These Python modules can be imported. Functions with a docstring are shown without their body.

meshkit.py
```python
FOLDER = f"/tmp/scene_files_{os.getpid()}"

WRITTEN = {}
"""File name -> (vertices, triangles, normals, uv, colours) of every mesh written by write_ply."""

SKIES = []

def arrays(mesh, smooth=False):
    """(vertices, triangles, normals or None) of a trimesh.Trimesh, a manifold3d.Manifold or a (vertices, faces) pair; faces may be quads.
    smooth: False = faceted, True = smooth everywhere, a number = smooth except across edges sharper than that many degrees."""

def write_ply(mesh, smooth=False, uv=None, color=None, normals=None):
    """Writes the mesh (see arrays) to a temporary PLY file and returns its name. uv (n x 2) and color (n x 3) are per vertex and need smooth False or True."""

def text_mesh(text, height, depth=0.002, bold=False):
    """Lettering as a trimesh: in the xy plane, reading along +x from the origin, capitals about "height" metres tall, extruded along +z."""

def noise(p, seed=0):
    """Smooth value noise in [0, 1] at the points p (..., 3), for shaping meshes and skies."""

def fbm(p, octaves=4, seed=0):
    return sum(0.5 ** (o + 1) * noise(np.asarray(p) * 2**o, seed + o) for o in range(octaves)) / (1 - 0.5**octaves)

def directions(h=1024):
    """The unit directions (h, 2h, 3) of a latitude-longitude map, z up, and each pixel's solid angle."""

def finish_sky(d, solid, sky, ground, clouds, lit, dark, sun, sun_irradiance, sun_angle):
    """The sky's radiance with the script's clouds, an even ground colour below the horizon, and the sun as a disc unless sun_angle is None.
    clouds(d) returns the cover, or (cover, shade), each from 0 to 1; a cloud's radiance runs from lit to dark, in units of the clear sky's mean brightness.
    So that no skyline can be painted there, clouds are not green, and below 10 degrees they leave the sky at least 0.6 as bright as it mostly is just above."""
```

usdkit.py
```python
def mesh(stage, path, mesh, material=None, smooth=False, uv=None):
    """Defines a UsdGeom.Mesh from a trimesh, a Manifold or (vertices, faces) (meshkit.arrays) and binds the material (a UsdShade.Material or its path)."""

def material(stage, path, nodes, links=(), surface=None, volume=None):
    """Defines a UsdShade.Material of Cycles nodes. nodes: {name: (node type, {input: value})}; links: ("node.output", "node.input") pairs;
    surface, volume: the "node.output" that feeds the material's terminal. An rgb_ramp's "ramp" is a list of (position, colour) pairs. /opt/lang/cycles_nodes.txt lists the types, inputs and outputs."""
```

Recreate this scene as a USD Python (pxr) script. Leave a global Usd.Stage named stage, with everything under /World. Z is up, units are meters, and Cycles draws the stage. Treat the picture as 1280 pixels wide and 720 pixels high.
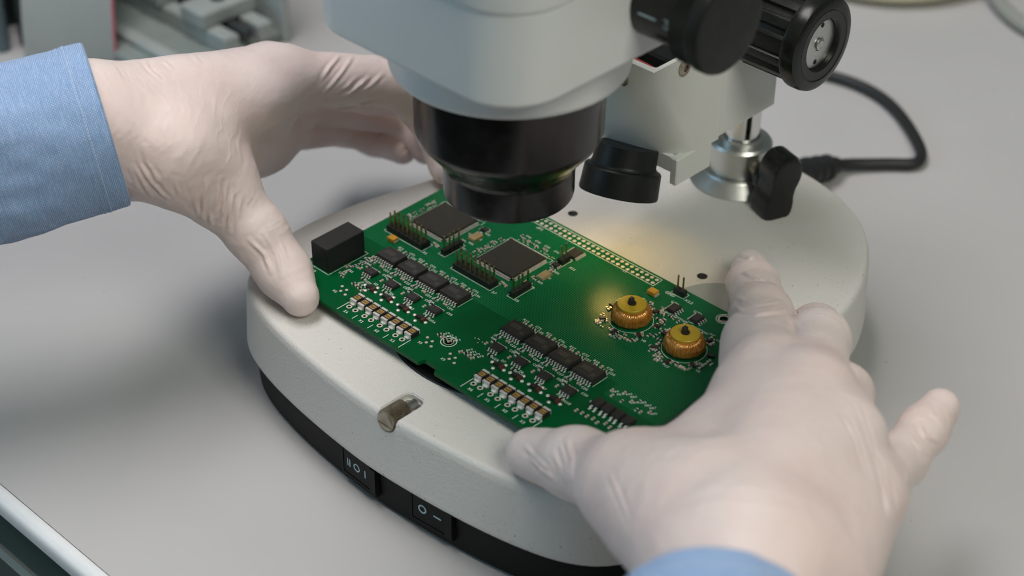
import math, random
import numpy as np, trimesh, shapely
import manifold3d as m3
from shapely.geometry import Polygon, Point
import usdkit, meshkit
from pxr import Usd, UsdGeom, UsdLux, UsdShade, Gf, Sdf

# ------------------------------------------------------------------ stage, camera, light, exposure
# All geometry is written in millimetres in the frame of the circuit board (x along its long edge, y along its short
# edge, z = 0 on its upper face); MM and LIFT turn that into metres with z = 0 on the bench top.
MM, LIFT = 0.001, 54.0
stage = Usd.Stage.CreateInMemory()
UsdGeom.SetStageUpAxis(stage, UsdGeom.Tokens.z)
UsdGeom.SetStageMetersPerUnit(stage, 1.0)
UsdGeom.Xform.Define(stage, '/World')
UsdGeom.Scope.Define(stage, '/World/Looks')

cam = UsdGeom.Camera.Define(stage, '/World/camera')
right, down, fwd = np.array([[0.71811, 0.695878, 0.008436], [0.408594, -0.411774, -0.814551], [-0.563355, 0.588384, -0.580031]])
cpos = np.array([455.573, -346.133, 397.229])
cam.CreateHorizontalApertureAttr(36.0)
cam.CreateFocalLengthAttr(36.0 * 2244.1 / 1280)
cam.CreateFStopAttr(7.5)
cam.CreateFocusDistanceAttr(0.665)
cam.CreateExposureAttr(0.45)
cam.CreateClippingRangeAttr(Gf.Vec2f(0.02, 50.0))
M = Gf.Matrix4d(*right, 0, *(-down), 0, *(-fwd), 0, *((cpos + [0, 0, LIFT]) * MM), 1)
UsdGeom.Xformable(cam).AddTransformOp().Set(M)

def rect_light(name, pos, target, w, h, radiance, color):
    l = UsdLux.RectLight.Define(stage, '/World/' + name)
    l.CreateWidthAttr(w); l.CreateHeightAttr(h)
    l.CreateIntensityAttr(radiance); l.CreateColorAttr(Gf.Vec3f(*color))
    p, t = np.array(pos, float), np.array(target, float)
    z = (p - t) / np.linalg.norm(p - t)
    x = np.cross([0, 0, 1.0] if abs(z[2]) < .99 else [0, 1.0, 0], z); x /= np.linalg.norm(x)
    y = np.cross(z, x)
    UsdGeom.Xformable(l).AddTransformOp().Set(Gf.Matrix4d(*x, 0, *y, 0, *z, 0, *p, 1))
    return l

# the ceiling fixture over the operator, a second one off to the right, and the window behind the operator
rect_light('ceiling_lamp', (-0.18, -0.08, 1.28), (-0.02, 0.05, 0.0), 0.85, 0.45, 7.1, (1.0, 0.955, 0.955))
rect_light('ceiling_lamp_001', (1.08, -0.22, 1.20), (0.05, 0.05, 0.1), 0.55, 0.55, 6.8, (1.0, 0.985, 0.86))
rect_light('window_light', (-1.3, -1.5, 0.9), (0.05, 0.0, 0.05), 1.2, 1.0, 1.7, (0.42, 0.74, 1.0))
dome = UsdLux.DomeLight.Define(stage, '/World/sky')
dm = usdkit.material(stage, '/World/Looks/room_light', {'b': ('background_shader', {'color': (0.78, 0.92, 0.86), 'strength': 0.085})}, surface='b.background')
UsdShade.MaterialBindingAPI.Apply(dome.GetPrim()).Bind(dm)

# ------------------------------------------------------------------ materials
def mat(name, color, rough=.5, metal=0.0, var=0.0, vscale=40.0, col2=None, bump=0.0, bscale=800.0, bdetail=3.0, spec=.5, coat=0.0, rvar=0.0, sss=0.0, extra=None):
    n = {'g': ('geometry', {}), 'p': ('principled_bsdf', {'base_color': color, 'roughness': rough, 'metallic': metal, 'specular_ior_level': spec, 'coat_weight': coat, **(extra or {})})}
    L = []
    if sss:
        n['p'][1].update({'subsurface_weight': sss, 'subsurface_scale': .004, 'subsurface_radius': (1.0, .5, .35)})
    if var or col2:
        c2 = col2 or tuple(c * (1 - var) for c in color)
        n['n'] = ('noise_texture', {'scale': vscale, 'detail': 4.0, 'roughness': .6})
        n['r'] = ('rgb_ramp', {'ramp': [(.35, color), (.68, c2)]})
        L += [('g.position', 'n.vector'), ('n.fac', 'r.fac'), ('r.color', 'p.base_color')]
    if rvar:
        n['nr'] = ('noise_texture', {'scale': vscale * 2.3, 'detail': 5.0})
        n['mr'] = ('map_range', {'from_min': .3, 'from_max': .7, 'to_min': rough - rvar, 'to_max': rough + rvar})
        L += [('g.position', 'nr.vector'), ('nr.fac', 'mr.value'), ('mr.result', 'p.roughness')]
    if bump:
        n['nb'] = ('noise_texture', {'scale': bscale, 'detail': bdetail, 'roughness': .6})
        n['b'] = ('bump', {'strength': 1.0, 'distance': bump * MM})
        L += [('g.position', 'nb.vector'), ('nb.fac', 'b.height'), ('b.normal', 'p.normal')]
    return usdkit.material(stage, '/World/Looks/' + name, n, L, surface='p.BSDF')

K = {}
def speckled(name, color, dark, rough, speck_scale, lo, hi, bump, bscale, patch=None):
    """A painted surface with fine relief and a few dark specks of dirt."""
    n = {'g': ('geometry', {}), 'p': ('principled_bsdf', {'roughness': rough, 'specular_ior_level': .45}),
         'n': ('noise_texture', {'scale': speck_scale, 'detail': 2.0}), 'm': ('noise_texture', {'scale': 22.0, 'detail': 3.0}),
         'mm': ('map_range', {'from_min': .38, 'from_max': .72, 'to_min': 0.0, 'to_max': .07}), 'ad': ('math', {'math_type': 'add'}),
         'r': ('map_range', {'from_min': lo, 'from_max': hi, 'to_min': 0.0, 'to_max': 1.0, 'clamp': True}),
         'big': ('noise_texture', {'scale': 9.0, 'detail': 3.0}), 'br': ('rgb_ramp', {'ramp': [(.3, color), (.7, tuple(c * .93 for c in color))]}),
         'x': ('mix', {'color2': dark}), 'nb': ('noise_texture', {'scale': bscale, 'detail': 3.0}), 'b': ('bump', {'strength': 1.0, 'distance': bump * MM})}
    L = [('g.position', 'n.vector'), ('g.position', 'm.vector'), ('m.fac', 'mm.value'), ('n.fac', 'ad.value1'), ('mm.result', 'ad.value2'), ('ad.value', 'r.value'),
         ('g.position', 'big.vector'), ('big.fac', 'br.fac'), ('br.color', 'x.color1'), ('r.result', 'x.fac'), ('x.color', 'p.base_color'),
         ('g.position', 'nb.vector'), ('nb.fac', 'b.height'), ('b.normal', 'p.normal')]
    return usdkit.material(stage, '/World/Looks/' + name, n, L, surface='p.BSDF')

K['table'] = speckled('table_laminate', (.50, .492, .492), (.26, .25, .25), .36, 260.0, .775, .82, .02, 2500.0)
K['base'] = speckled('base_paint', (.68, .665, .635), (.16, .15, .13), .48, 900.0, .755, .79, .22, 1100.0)
K['head'] = mat('head_enamel', (.74, .76, .755), .36, var=.04, vscale=12, bump=.008, bscale=2200, spec=.5)
K['bracket'] = mat('bracket_paint', (.72, .73, .70), .5, var=.06, vscale=25, bump=.05, bscale=2400)
K['housing'] = mat('black_housing', (.006, .007, .006), .55, var=.2, vscale=30, bump=.03, bscale=2600, spec=.18)
K['switch'] = mat('switch_plastic', (.006, .007, .006), .5, bump=.01, bscale=2500, spec=.16)
K['mark'] = mat('switch_print', (.45, .62, .68), .6)
K['lens'] = mat('anodised_black', (.008, .008, .008), .2, rvar=.05, vscale=60, bump=.004, bscale=3000, spec=.6)
K['lens_dull'] = mat('black_rubber', (.009, .011, .010), .45, rvar=.08, vscale=80, bump=.02, bscale=2200, spec=.35)
K['knob'] = mat('knob_plastic', (.010, .011, .010), .24, rvar=.07, vscale=60, bump=.01, bscale=2000, spec=.4)
K['steel'] = mat('brushed_steel', (.62, .61, .58), .28, metal=1.0, var=.12, vscale=180, bump=.01, bscale=3000)
K['nickel'] = mat('nickel_screw', (.46, .40, .31), .36, metal=.9, var=.5, vscale=300, bump=.02, bscale=3000)
K['alu'] = mat('machined_aluminium', (.63, .64, .62), .36, metal=1.0, var=.08, vscale=120, bump=.008, bscale=3000)
K['chrome'] = mat('chrome_post', (.75, .75, .74), .12, metal=1.0)
K['hole'] = mat('dark_hole', (.010, .010, .010), .7)
K['cable'] = mat('cable_rubber', (.014, .015, .015), .5, bump=.02, bscale=1500)
K['grey_disc'] = mat('grey_disc', (.36, .38, .37), .35, var=.05, vscale=60)
K['black_disc'] = mat('black_disc', (.012, .012, .012), .35, rvar=.06, vscale=80)
K['trim'] = mat('edge_trim', (.78, .80, .81), .42, metal=.0, var=.06, vscale=60)
K['apron'] = mat('bench_apron', (.075, .105, .095), .5, var=.15, vscale=20)
K['frame'] = mat('bench_frame', (.13, .15, .135), .45, var=.15, vscale=20)
K['floor'] = mat('brown_floor', (.035, .020, .012), .55, var=.4, vscale=14)
K['relay'] = mat('relay_case', (.017, .018, .018), .5, var=.2, vscale=150, bump=.05, bscale=1800)
K['chip'] = mat('chip_epoxy', (.028, .026, .018), .48, var=.25, vscale=260, bump=.02, bscale=2600)
K['chip2'] = mat('chip_epoxy_grey', (.022, .021, .020), .55, var=.25, vscale=260, bump=.02, bscale=2600)
K['chipmark'] = mat('chip_print', (.085, .080, .072), .55)
K['tin'] = mat('tinned_lead', (.86, .84, .80), .34, metal=.45, var=.15, vscale=500)
K['gold'] = mat('gold_pin', (.62, .46, .20), .28, metal=1.0, var=.2, vscale=400)
K['pinplastic'] = mat('header_plastic', (.012, .012, .012), .42, bump=.01, bscale=2500)
K['pad'] = mat('plated_pad', (.82, .74, .64), .36, metal=.4, var=.15, vscale=400)
K['silk'] = mat('silkscreen_ink', (.82, .88, .84), .6)
K['tant'] = mat('tantalum_yellow', (.62, .30, .025), .42, var=.15, vscale=200)
K['crystal'] = mat('crystal_can', (.72, .54, .30), .34, metal=.75, var=.12, vscale=300)
K['copper'] = mat('copper_winding', (.66, .29, .035), .26, metal=.55, col2=(.40, .14, .015), vscale=500, coat=.8)
K['yellow'] = mat('yellow_washer', (.55, .36, .018), .36, var=.12, vscale=120, bump=.01)
K['ceramic'] = mat('ceramic_tan', (.42, .30, .19), .45, var=.3, vscale=600)
K['darkres'] = mat('resistor_black', (.02, .018, .018), .4)
K['brown'] = mat('diode_brown', (.075, .03, .02), .4, var=.3, vscale=400)
K['ochre'] = mat('capacitor_ochre', (.50, .29, .07), .45, var=.35, vscale=900)
K['red'] = mat('red_wire', (.35, .02, .02), .4)
K['ribbon'] = mat('ribbon_grey', (.42, .46, .45), .45, var=.06, vscale=40)
K['pink'] = mat('ribbon_red', (.55, .10, .16), .45)
K['dkgrey'] = mat('instrument_dark', (.035, .045, .045), .45, var=.2, vscale=30)
K['bluegrey'] = mat('instrument_bluegrey', (.12, .17, .19), .4, var=.15, vscale=30)
K['rail'] = mat('rail_metal', (.44, .48, .46), .42, metal=.2, var=.2, vscale=30)
K['plate'] = mat('fixture_plate', (.27, .31, .29), .45, var=.25, vscale=18)
K['cream'] = mat('cream_enamel', (.70, .66, .48), .3)
K['tube'] = mat('grey_hose', (.30, .31, .28), .45)
K['stitch'] = mat('stitch_thread', (.55, .66, .80), .8)

def glove_mat():
    n = {'g': ('geometry', {}), 'n': ('noise_texture', {'scale': 28.0, 'detail': 4.0, 'roughness': .55}),
         'r': ('rgb_ramp', {'ramp': [(.28, (.74, .585, .55)), (.50, (.78, .645, .61)), (.72, (.80, .69, .655))]}),
         'nb': ('noise_texture', {'scale': 900.0, 'detail': 4.0}), 'n2': ('noise_texture', {'scale': 110.0, 'detail': 3.0}),
         'a': ('math', {'math_type': 'multiply_add', 'value2': 5.0}), 'b': ('bump', {'strength': .8, 'distance': .00009}),
         'p': ('principled_bsdf', {'roughness': .52, 'specular_ior_level': .38, 'subsurface_weight': .10, 'subsurface_scale': .0035, 'subsurface_radius': (1.0, .55, .4), 'sheen_weight': .08})}
    L = [('g.position', 'n.vector'), ('n.fac', 'r.fac'), ('r.color', 'p.base_color'), ('g.position', 'nb.vector'), ('g.position', 'n2.vector'),
         ('n2.fac', 'a.value1'), ('nb.fac', 'a.value3'), ('a.value', 'b.height'), ('b.normal', 'p.normal')]
    return usdkit.material(stage, '/World/Looks/latex_glove', n, L, surface='p.BSDF')
K['glove'] = glove_mat()

def cloth_mat():
    """Blue chambray: threads along and round the sleeve (uv in millimetres)."""
    n = {'t': ('texture_coordinate', {}), 's': ('mapping', {'scale': (1.0, 1.0, 1.0)}),
         'b1': ('brick_texture', {'offset': .5, 'scale': 1.0, 'brick_width': 1.15, 'row_height': .62, 'mortar_size': .19, 'mortar_smooth': .8, 'color1': (.52, .63, .88), 'color2': (.39, .54, .80), 'mortar': (.14, .29, .54)}),
         'ns': ('mapping', {'scale': (.12, 2.2, 1.0)}), 'n': ('noise_texture', {'scale': 1.0, 'detail': 3.0}), 'r': ('rgb_ramp', {'ramp': [(.3, (.80, .83, .88)), (.7, (1.12, 1.10, 1.06))]}),
         'x': ('mix', {'mix_type': 'multiply', 'fac': 1.0}), 'b': ('bump', {'strength': .6, 'distance': .00018}),
         'p': ('principled_bsdf', {'roughness': .85, 'specular_ior_level': .15, 'sheen_weight': .3, 'sheen_roughness': .5})}
    L = [('t.UV', 's.vector'), ('s.vector', 'b1.vector'), ('t.UV', 'ns.vector'), ('ns.vector', 'n.vector'), ('n.fac', 'r.fac'), ('b1.color', 'x.color1'), ('r.color', 'x.color2'),
         ('x.color', 'p.base_color'), ('b1.fac', 'b.height'), ('b.normal', 'p.normal')]
    n['b'][1]['invert'] = True
    return usdkit.material(stage, '/World/Looks/blue_cloth', n, L, surface='p.BSDF')
K['cloth'] = cloth_mat()

def board_mat():
    """Green solder mask: bare over the front strip, over a cross-hatched copper plane elsewhere."""
    n = {'g': ('geometry', {}), 's': ('separate_xyz', {}), 'mp': ('mapping', {'scale': (1250.0, 1250.0, 0.0)}),
         'k': ('brick_texture', {'offset': 0.0, 'squash': 1.0, 'scale': 1.0, 'brick_width': 1.0, 'row_height': 1.0, 'mortar_size': .17, 'mortar_smooth': .35, 'color1': (.0016, .040, .013), 'color2': (.0016, .040, .013), 'mortar': (.006, .20, .066)}),
         'y': ('math', {'math_type': 'greater_than', 'value2': .0411}), 'xa': ('math', {'math_type': 'greater_than', 'value2': .1375}), 'yb': ('math', {'math_type': 'greater_than', 'value2': .0335}),
         'xy': ('math', {'math_type': 'multiply'}), 'o': ('math', {'math_type': 'maximum'}),
         'n': ('noise_texture', {'scale': 60.0, 'detail': 3.0}), 'r': ('rgb_ramp', {'ramp': [(.35, (.0012, .074, .021)), (.7, (.0016, .092, .027))]}),
         'x': ('mix', {}), 'b': ('bump', {'strength': .5, 'distance': .00004}), 'hm': ('math', {'math_type': 'multiply'}),
         'nr': ('noise_texture', {'scale': 35.0, 'detail': 4.0}), 'mr': ('map_range', {'from_min': .3, 'from_max': .7, 'to_min': .19, 'to_max': .26}),
         'p': ('principled_bsdf', {'specular_ior_level': .15})}
    L = [('g.position', 's.vector'), ('g.position', 'mp.vector'), ('mp.vector', 'k.vector'), ('s.y', 'y.value1'), ('s.x', 'xa.value1'), ('s.y', 'yb.value1'), ('xa.value', 'xy.value1'), ('yb.value', 'xy.value2'),
         ('y.value', 'o.value1'), ('xy.value', 'o.value2'), ('g.position', 'n.vector'), ('n.fac', 'r.fac'), ('r.color', 'x.color1'), ('k.color', 'x.color2'), ('o.value', 'x.fac'), ('x.color', 'p.base_color'),
         ('k.fac', 'hm.value1'), ('o.value', 'hm.value2'), ('hm.value', 'b.height'), ('b.normal', 'p.normal'), ('g.position', 'nr.vector'), ('nr.fac', 'mr.value'), ('mr.result', 'p.roughness')]
    return usdkit.material(stage, '/World/Looks/solder_mask', n, L, surface='p.BSDF')
K['board'] = board_mat()

# ------------------------------------------------------------------ helpers
taken, base_of = {}, {'/World': np.zeros(3)}
def path_for(name, parent):
    k = f'{parent}/{name}'
    taken[k] = taken.get(k, -1) + 1
    return k if not taken[k] else f'{k}_{taken[k]:03d}'
def custom(prim, **kw):
    for k, v in kw.items():
        if v: prim.SetCustomDataByKey({'cat': 'category'}.get(k, k), v)
    return prim
def thing(name, label, cat, base, group=None):
    """An Xform at the thing's base; its parts are meshes under it."""
    p = path_for(name, '/World'); x = UsdGeom.Xform.Define(stage, p)
    b = np.array(base, float); base_of[p] = b
    x.AddTranslateOp().Set(Gf.Vec3d(*((b + [0, 0, LIFT]) * MM)))
    custom(x.GetPrim(), label=label, cat=cat, group=group)
    return p
def obj(name, mesh, m, parent='/World', smooth=30, uv=None, **kw):
    """ONE Mesh prim; mesh vertices in millimetres of the board frame."""
    p = path_for(name, parent)
    v, f, _ = meshkit.arrays(mesh, False)
    b = base_of[parent]
    off = (b + np.array([0, 0, LIFT])) if parent == '/World' else b
    if parent == '/World':
        v = (v + [0, 0, LIFT]) * MM
    else:
        v = (v - b) * MM
    tm = (v, f) if uv is not None else trimesh.Trimesh(v, f, process=False)
    g = usdkit.mesh(stage, p, tm, K[m], smooth=smooth if uv is None else True, uv=uv)
    base_of[p] = b
    custom(g.GetPrim(), **kw)
    return p
cat = trimesh.util.concatenate
def box(x0, x1, y0, y1, z0, z1, bev=0.0):
    if not bev:
        b = trimesh.creation.box((x1 - x0, y1 - y0, z1 - z0)); b.apply_translation(((x0 + x1) / 2, (y0 + y1) / 2, (z0 + z1) / 2)); return b
    P = []
    for sx in (0, 1):
        for sy in (0, 1):
            for sz in (0, 1):
                c = np.array([(x0, x1)[sx], (y0, y1)[sy], (z0, z1)[sz]], float); s = np.array([1 - 2 * sx, 1 - 2 * sy, 1 - 2 * sz], float)
                for k in range(3):
                    o = s * bev; o[k] = 0; P.append(c + o)
    return trimesh.convex.convex_hull(np.array(P))
def frame_to(d):
    d = np.array(d, float); d /= np.linalg.norm(d)
    a = np.array([0, 0, 1.0]) if abs(d[2]) < .9 else np.array([1.0, 0, 0])
    x = np.cross(a, d); x /= np.linalg.norm(x)
    return x, np.cross(d, x), d
def lathe(profile, c, d=(0, 0, 1), n=48, closed=True):
    """profile: (radius, height) pairs turned about the axis d through c."""
    x, y, z = frame_to(d); c = np.array(c, float)
    a = np.linspace(0, 2 * np.pi, n, endpoint=False)
    ring = np.cos(a)[:, None] * x + np.sin(a)[:, None] * y
    V, F, rows = [], [], []
    k = 0
    for r, h in profile:
        if r < 1e-6:
            V.append((c + z * h)[None]); rows.append([k] * n); k += 1
        else:
            V.append(c + z * h + ring * r); rows.append(list(range(k, k + n))); k += n
    for r0, r1 in zip(rows[:-1], rows[1:]):
        for i in range(n):
            j = (i + 1) % n
            if r0[i] != r0[j]: F.append((r0[i], r0[j], r1[j]))
            if r1[i] != r1[j]: F.append((r0[i], r1[j], r1[i]))
    return trimesh.Trimesh(np.vstack(V), F, process=False)
def cyl(c, r, h, d=(0, 0, 1), n=32, bev=0.0):
    if bev:
        return lathe([(0, 0), (r - bev, 0), (r, bev), (r, h - bev), (r - bev, h), (0, h)], c, d, n)
    return lathe([(0, 0), (r, 0), (r, h), (0, h)], c, d, n)
def tube(pts, r, n=14, caps=True):
    pts = np.array(pts, float); rr = np.broadcast_to(np.asarray(r, float), (len(pts),))
    T = np.gradient(pts, axis=0); T /= np.linalg.norm(T, axis=1)[:, None]
    x, _, _ = frame_to(T[0]); V = []
    a = np.linspace(0, 2 * np.pi, n, endpoint=False)
    for p, t, q in zip(pts, T, rr):
        x = x - t * (x @ t); x /= np.linalg.norm(x); y = np.cross(t, x)
        V.append(p + q * (np.cos(a)[:, None] * x + np.sin(a)[:, None] * y))
    F = []
    for i in range(len(pts) - 1):
        for j in range(n):
            k = (j + 1) % n
            F += [(i * n + j, i * n + k, (i + 1) * n + k), (i * n + j, (i + 1) * n + k, (i + 1) * n + j)]
    V = np.vstack(V)
    if caps:
        c0, c1 = len(V), len(V) + 1
        V = np.vstack([V, pts[0], pts[-1]]); o = (len(pts) - 1) * n
        for j in range(n):
            k = (j + 1) % n; F += [(c0, k, j), (c1, o + j, o + k)]
    return trimesh.Trimesh(V, F, process=False)
def spline(pts, n):
    from scipy.interpolate import CubicSpline
    pts = np.array(pts, float); s = np.r_[0, np.cumsum(np.linalg.norm(np.diff(pts, axis=0), axis=1))]
    return CubicSpline(s, pts)(np.linspace(0, s[-1], n))
def prism(poly, z0, z1):
    m = trimesh.creation.extrude_polygon(poly, z1 - z0, engine='earcut'); m.apply_translation((0, 0, z0)); return m
def man(mesh):
    mesh = mesh.copy(); mesh.merge_vertices()
    if mesh.volume < 0: mesh.invert()
    return m3.Manifold(m3.Mesh(np.asarray(mesh.vertices, np.float32), np.asarray(mesh.faces, np.uint32)))
def tri(m):
    q = m.to_mesh(); return trimesh.Trimesh(q.vert_properties[:, :3], q.tri_verts, process=False)
def hull(points): return trimesh.convex.convex_hull(np.array(points, float))
def loft(rings, cap0=True, cap1=True):
    """Closed rings of equal count, bottom to top."""
    n = len(rings[0]); V = np.vstack(rings); F = []
    for i in range(len(rings) - 1):
        for j in range(n):
            k = (j + 1) % n; F += [(i * n + j, i * n + k, (i + 1) * n + k), (i * n + j, (i + 1) * n + k, (i + 1) * n + j)]
    for flag, i, s in ((cap0, 0, 1), (cap1, len(rings) - 1, -1)):
        if flag:
            V = np.vstack([V, rings[i].mean(0)]); c = len(V) - 1
            for j in range(n):
                k = (j + 1) % n; F.append((c, i * n + k, i * n + j) if s == 1 else (c, i * n + j, i * n + k))
    return trimesh.Trimesh(V, F, process=False)
def offset_ring(r2, d):
    t = np.roll(r2, -1, 0) - np.roll(r2, 1, 0); t /= np.linalg.norm(t, axis=1)[:, None]
    nrm = np.stack([t[:, 1], -t[:, 0]], 1)      # outward for a counter-clockwise ring
    return r2 - nrm * d
def lift(r2, z): return np.c_[r2, np.full(len(r2), z)]
def text(s, h, x, y, z, rot=0.0, depth=.03):
    m = meshkit.text_mesh(s, h, depth); m.apply_transform(trimesh.transformations.rotation_matrix(rot, [0, 0, 1])); m.apply_translation((x, y, z)); return m

# ------------------------------------------------------------------ the setting: bench top and floor
obj('bench_top', box(-1100, 900, -114, 1500, -79, -54), 'table', kind='structure')
obj('floor', box(-2500, 2000, -1600, 2500, -800, -790), 'floor', kind='structure')
be = thing('bench_edge', 'pale metal trim and dark green apron along the front edge of the bench', 'bench edge', (0, -107, -54))
prof = [(-114.01, -54.4), (-114.6, -53.6), (-116.5, -53.2), (-119, -54), (-120.4, -56), (-120.6, -60), (-114.01, -60)]
def extr_x(profile, x0, x1):
    m = trimesh.creation.extrude_polygon(Polygon(profile), x1 - x0, engine='earcut')
    v = m.vertices.copy(); m.vertices = np.c_[v[:, 2] + x0, v[:, 0], v[:, 1]]; m.fix_normals(); return m
obj('trim_strip', extr_x(prof, -1100, 900), 'trim', be, smooth=40)
obj('apron', box(-1100, 900, -118.5, -114.01, -82, -60.01), 'apron', be)
obj('frame_rail', box(-1100, 900, -122, -84, -108, -82.1, 2), 'frame', be)

# ------------------------------------------------------------------ stereo microscope
ms = thing('stereo_microscope', 'white and black stereo microscope with large black objective over the circuit board', 'microscope', (78, 90, -54))
HW = [(-24.2, 0), (-23.6, 15), (-22.2, 32), (-19.6, 52), (-15.8, 70), (-10.6, 84), (-3.5, 93.5), (6, 99.5), (18, 103.5), (32, 105.5), (46, 105.2), (62, 102.8), (82, 98.3), (100, 94), (122, 90), (142, 86.5), (158, 82), (172, 75.5), (184, 68), (194, 59.5), (203, 47), (209.5, 32), (213, 15), (214, 0)]
from scipy.interpolate import CubicSpline
full = np.array([(78 + w, y) for y, w in HW] + [(78 - w, y) for y, w in HW[-2:0:-1]])
sl = np.r_[0, np.cumsum(np.linalg.norm(np.diff(np.vstack([full, full[:1]]), axis=0), axis=1))]
outline = CubicSpline(sl, np.vstack([full, full[:1]]), bc_type='periodic')(np.linspace(0, sl[-1], 181)[:-1])
rings = [lift(offset_ring(outline, -1.6), -33.5), lift(offset_ring(outline, -1.9), -33.0), lift(offset_ring(outline, -1.9), -31.5), lift(offset_ring(outline, -0.5), -10)]
for a in np.linspace(0, 90, 7):
    r = 2.6; rings.append(lift(offset_ring(outline, r * (1 - math.cos(math.radians(a)))), -6 - r + r * math.sin(math.radians(a))))
cover = man(loft(rings))
pk = man(prism(Polygon([(82.1, -34), (91.1, -34), (91.1, -11.6), (90.5, -9.8), (89.0, -8.8), (84.2, -8.8), (82.7, -9.8), (82.1, -11.6)]), -8.4, 0)) + man(cyl((86.6, -34, -8.2), 4.5, 22.0, (0, 1, 0), 40)) + man(prism(Polygon([(82.9, -13), (90.3, -13), (90.3, -10.6), (88.8, -9.2), (84.4, -9.2), (82.9, -10.6)]), -12.8, -8))
lip = man(prism(Polygon([(81.7, -34), (91.5, -34), (91.5, -11.5), (90.8, -9.5), (89.2, -8.4), (84.0, -8.4), (82.4, -9.5), (81.7, -11.5)]), -6.4, 0))
cover = cover - pk - lip - man(cyl((79.5, 48.5, -8), 48.2, 6, n=96)) - man(cyl((45, 118.4, -14), 1.7, 12, n=20)) - man(cyl((111.3, 121, -14), 1.7, 12, n=20))
obj('base_cover', tri(cover), 'base', ms, smooth=35)
for x, y in ((45, 118.4), (111.3, 121)):
    obj('screw_hole', lathe([(0, -9), (1.45, -9), (1.45, -6.5), (2.05, -5.95), (2.1, -5.9), (1.7, -5.85), (1.1, -6.4), (0, -6.9)][::1], (x, y, 0), n=20), 'hole', ms)
obj('stage_disc', cyl((79.5, 48.5, -7.9), 47.5, 1.7, n=96, bev=.4), 'black_disc', ms)
inner = offset_ring(outline, 1.2)
hs = man(loft([lift(offset_ring(outline, 2.6), -52.5), lift(offset_ring(outline, 2.0), -52), lift(offset_ring(outline, 1.0), -33.45)]))
obj('base_housing', tri(hs), 'housing', ms, smooth=35)
for x, y in ((8, 12), (148, 12), (30, 180), (126, 180)):
    obj('rubber_foot', cyl((x, y, -54), 9, 1.6, n=24), 'lens_dull', ms)

def place_on_front(mesh, x, z, out=0.0):
    """mesh drawn in (u right, v up, w outward) at the housing's front wall."""
    i = np.argmin(np.abs(outline[:, 0] - x) + (outline[:, 1] > 20) * 1e3)
    p = offset_ring(outline, 1.7)[i]; t = outline[(i + 1) % len(outline)] - outline[i - 1]; t /= np.linalg.norm(t)
    nrm = np.array([t[1], -t[0], 0.0]); T = np.eye(4)
    T[:3, 0] = [t[0], t[1], 0]; T[:3, 1] = [0, 0, 1]; T[:3, 2] = nrm; T[:3, 3] = [p[0], p[1], z] + nrm * out
    m = mesh.copy(); m.apply_transform(T); return m
def ring2(cx, cy, r, w, z, d=.12):
    m = trimesh.creation.extrude_polygon(Point(cx, cy).buffer(r, 20).difference(Point(cx, cy).buffer(r - w, 20)), d, engine='earcut'); m.apply_translation((0, 0, z)); return m
def bar2(x0, x1, y0, y1, z, rot=0):
    m = box(x0, x1, y0, y1, z, z + .12)
    if rot:
        c = m.bounds.mean(0); m.apply_transform(trimesh.transformations.rotation_matrix(rot, [0, 0, 1], c))
    return m
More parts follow.
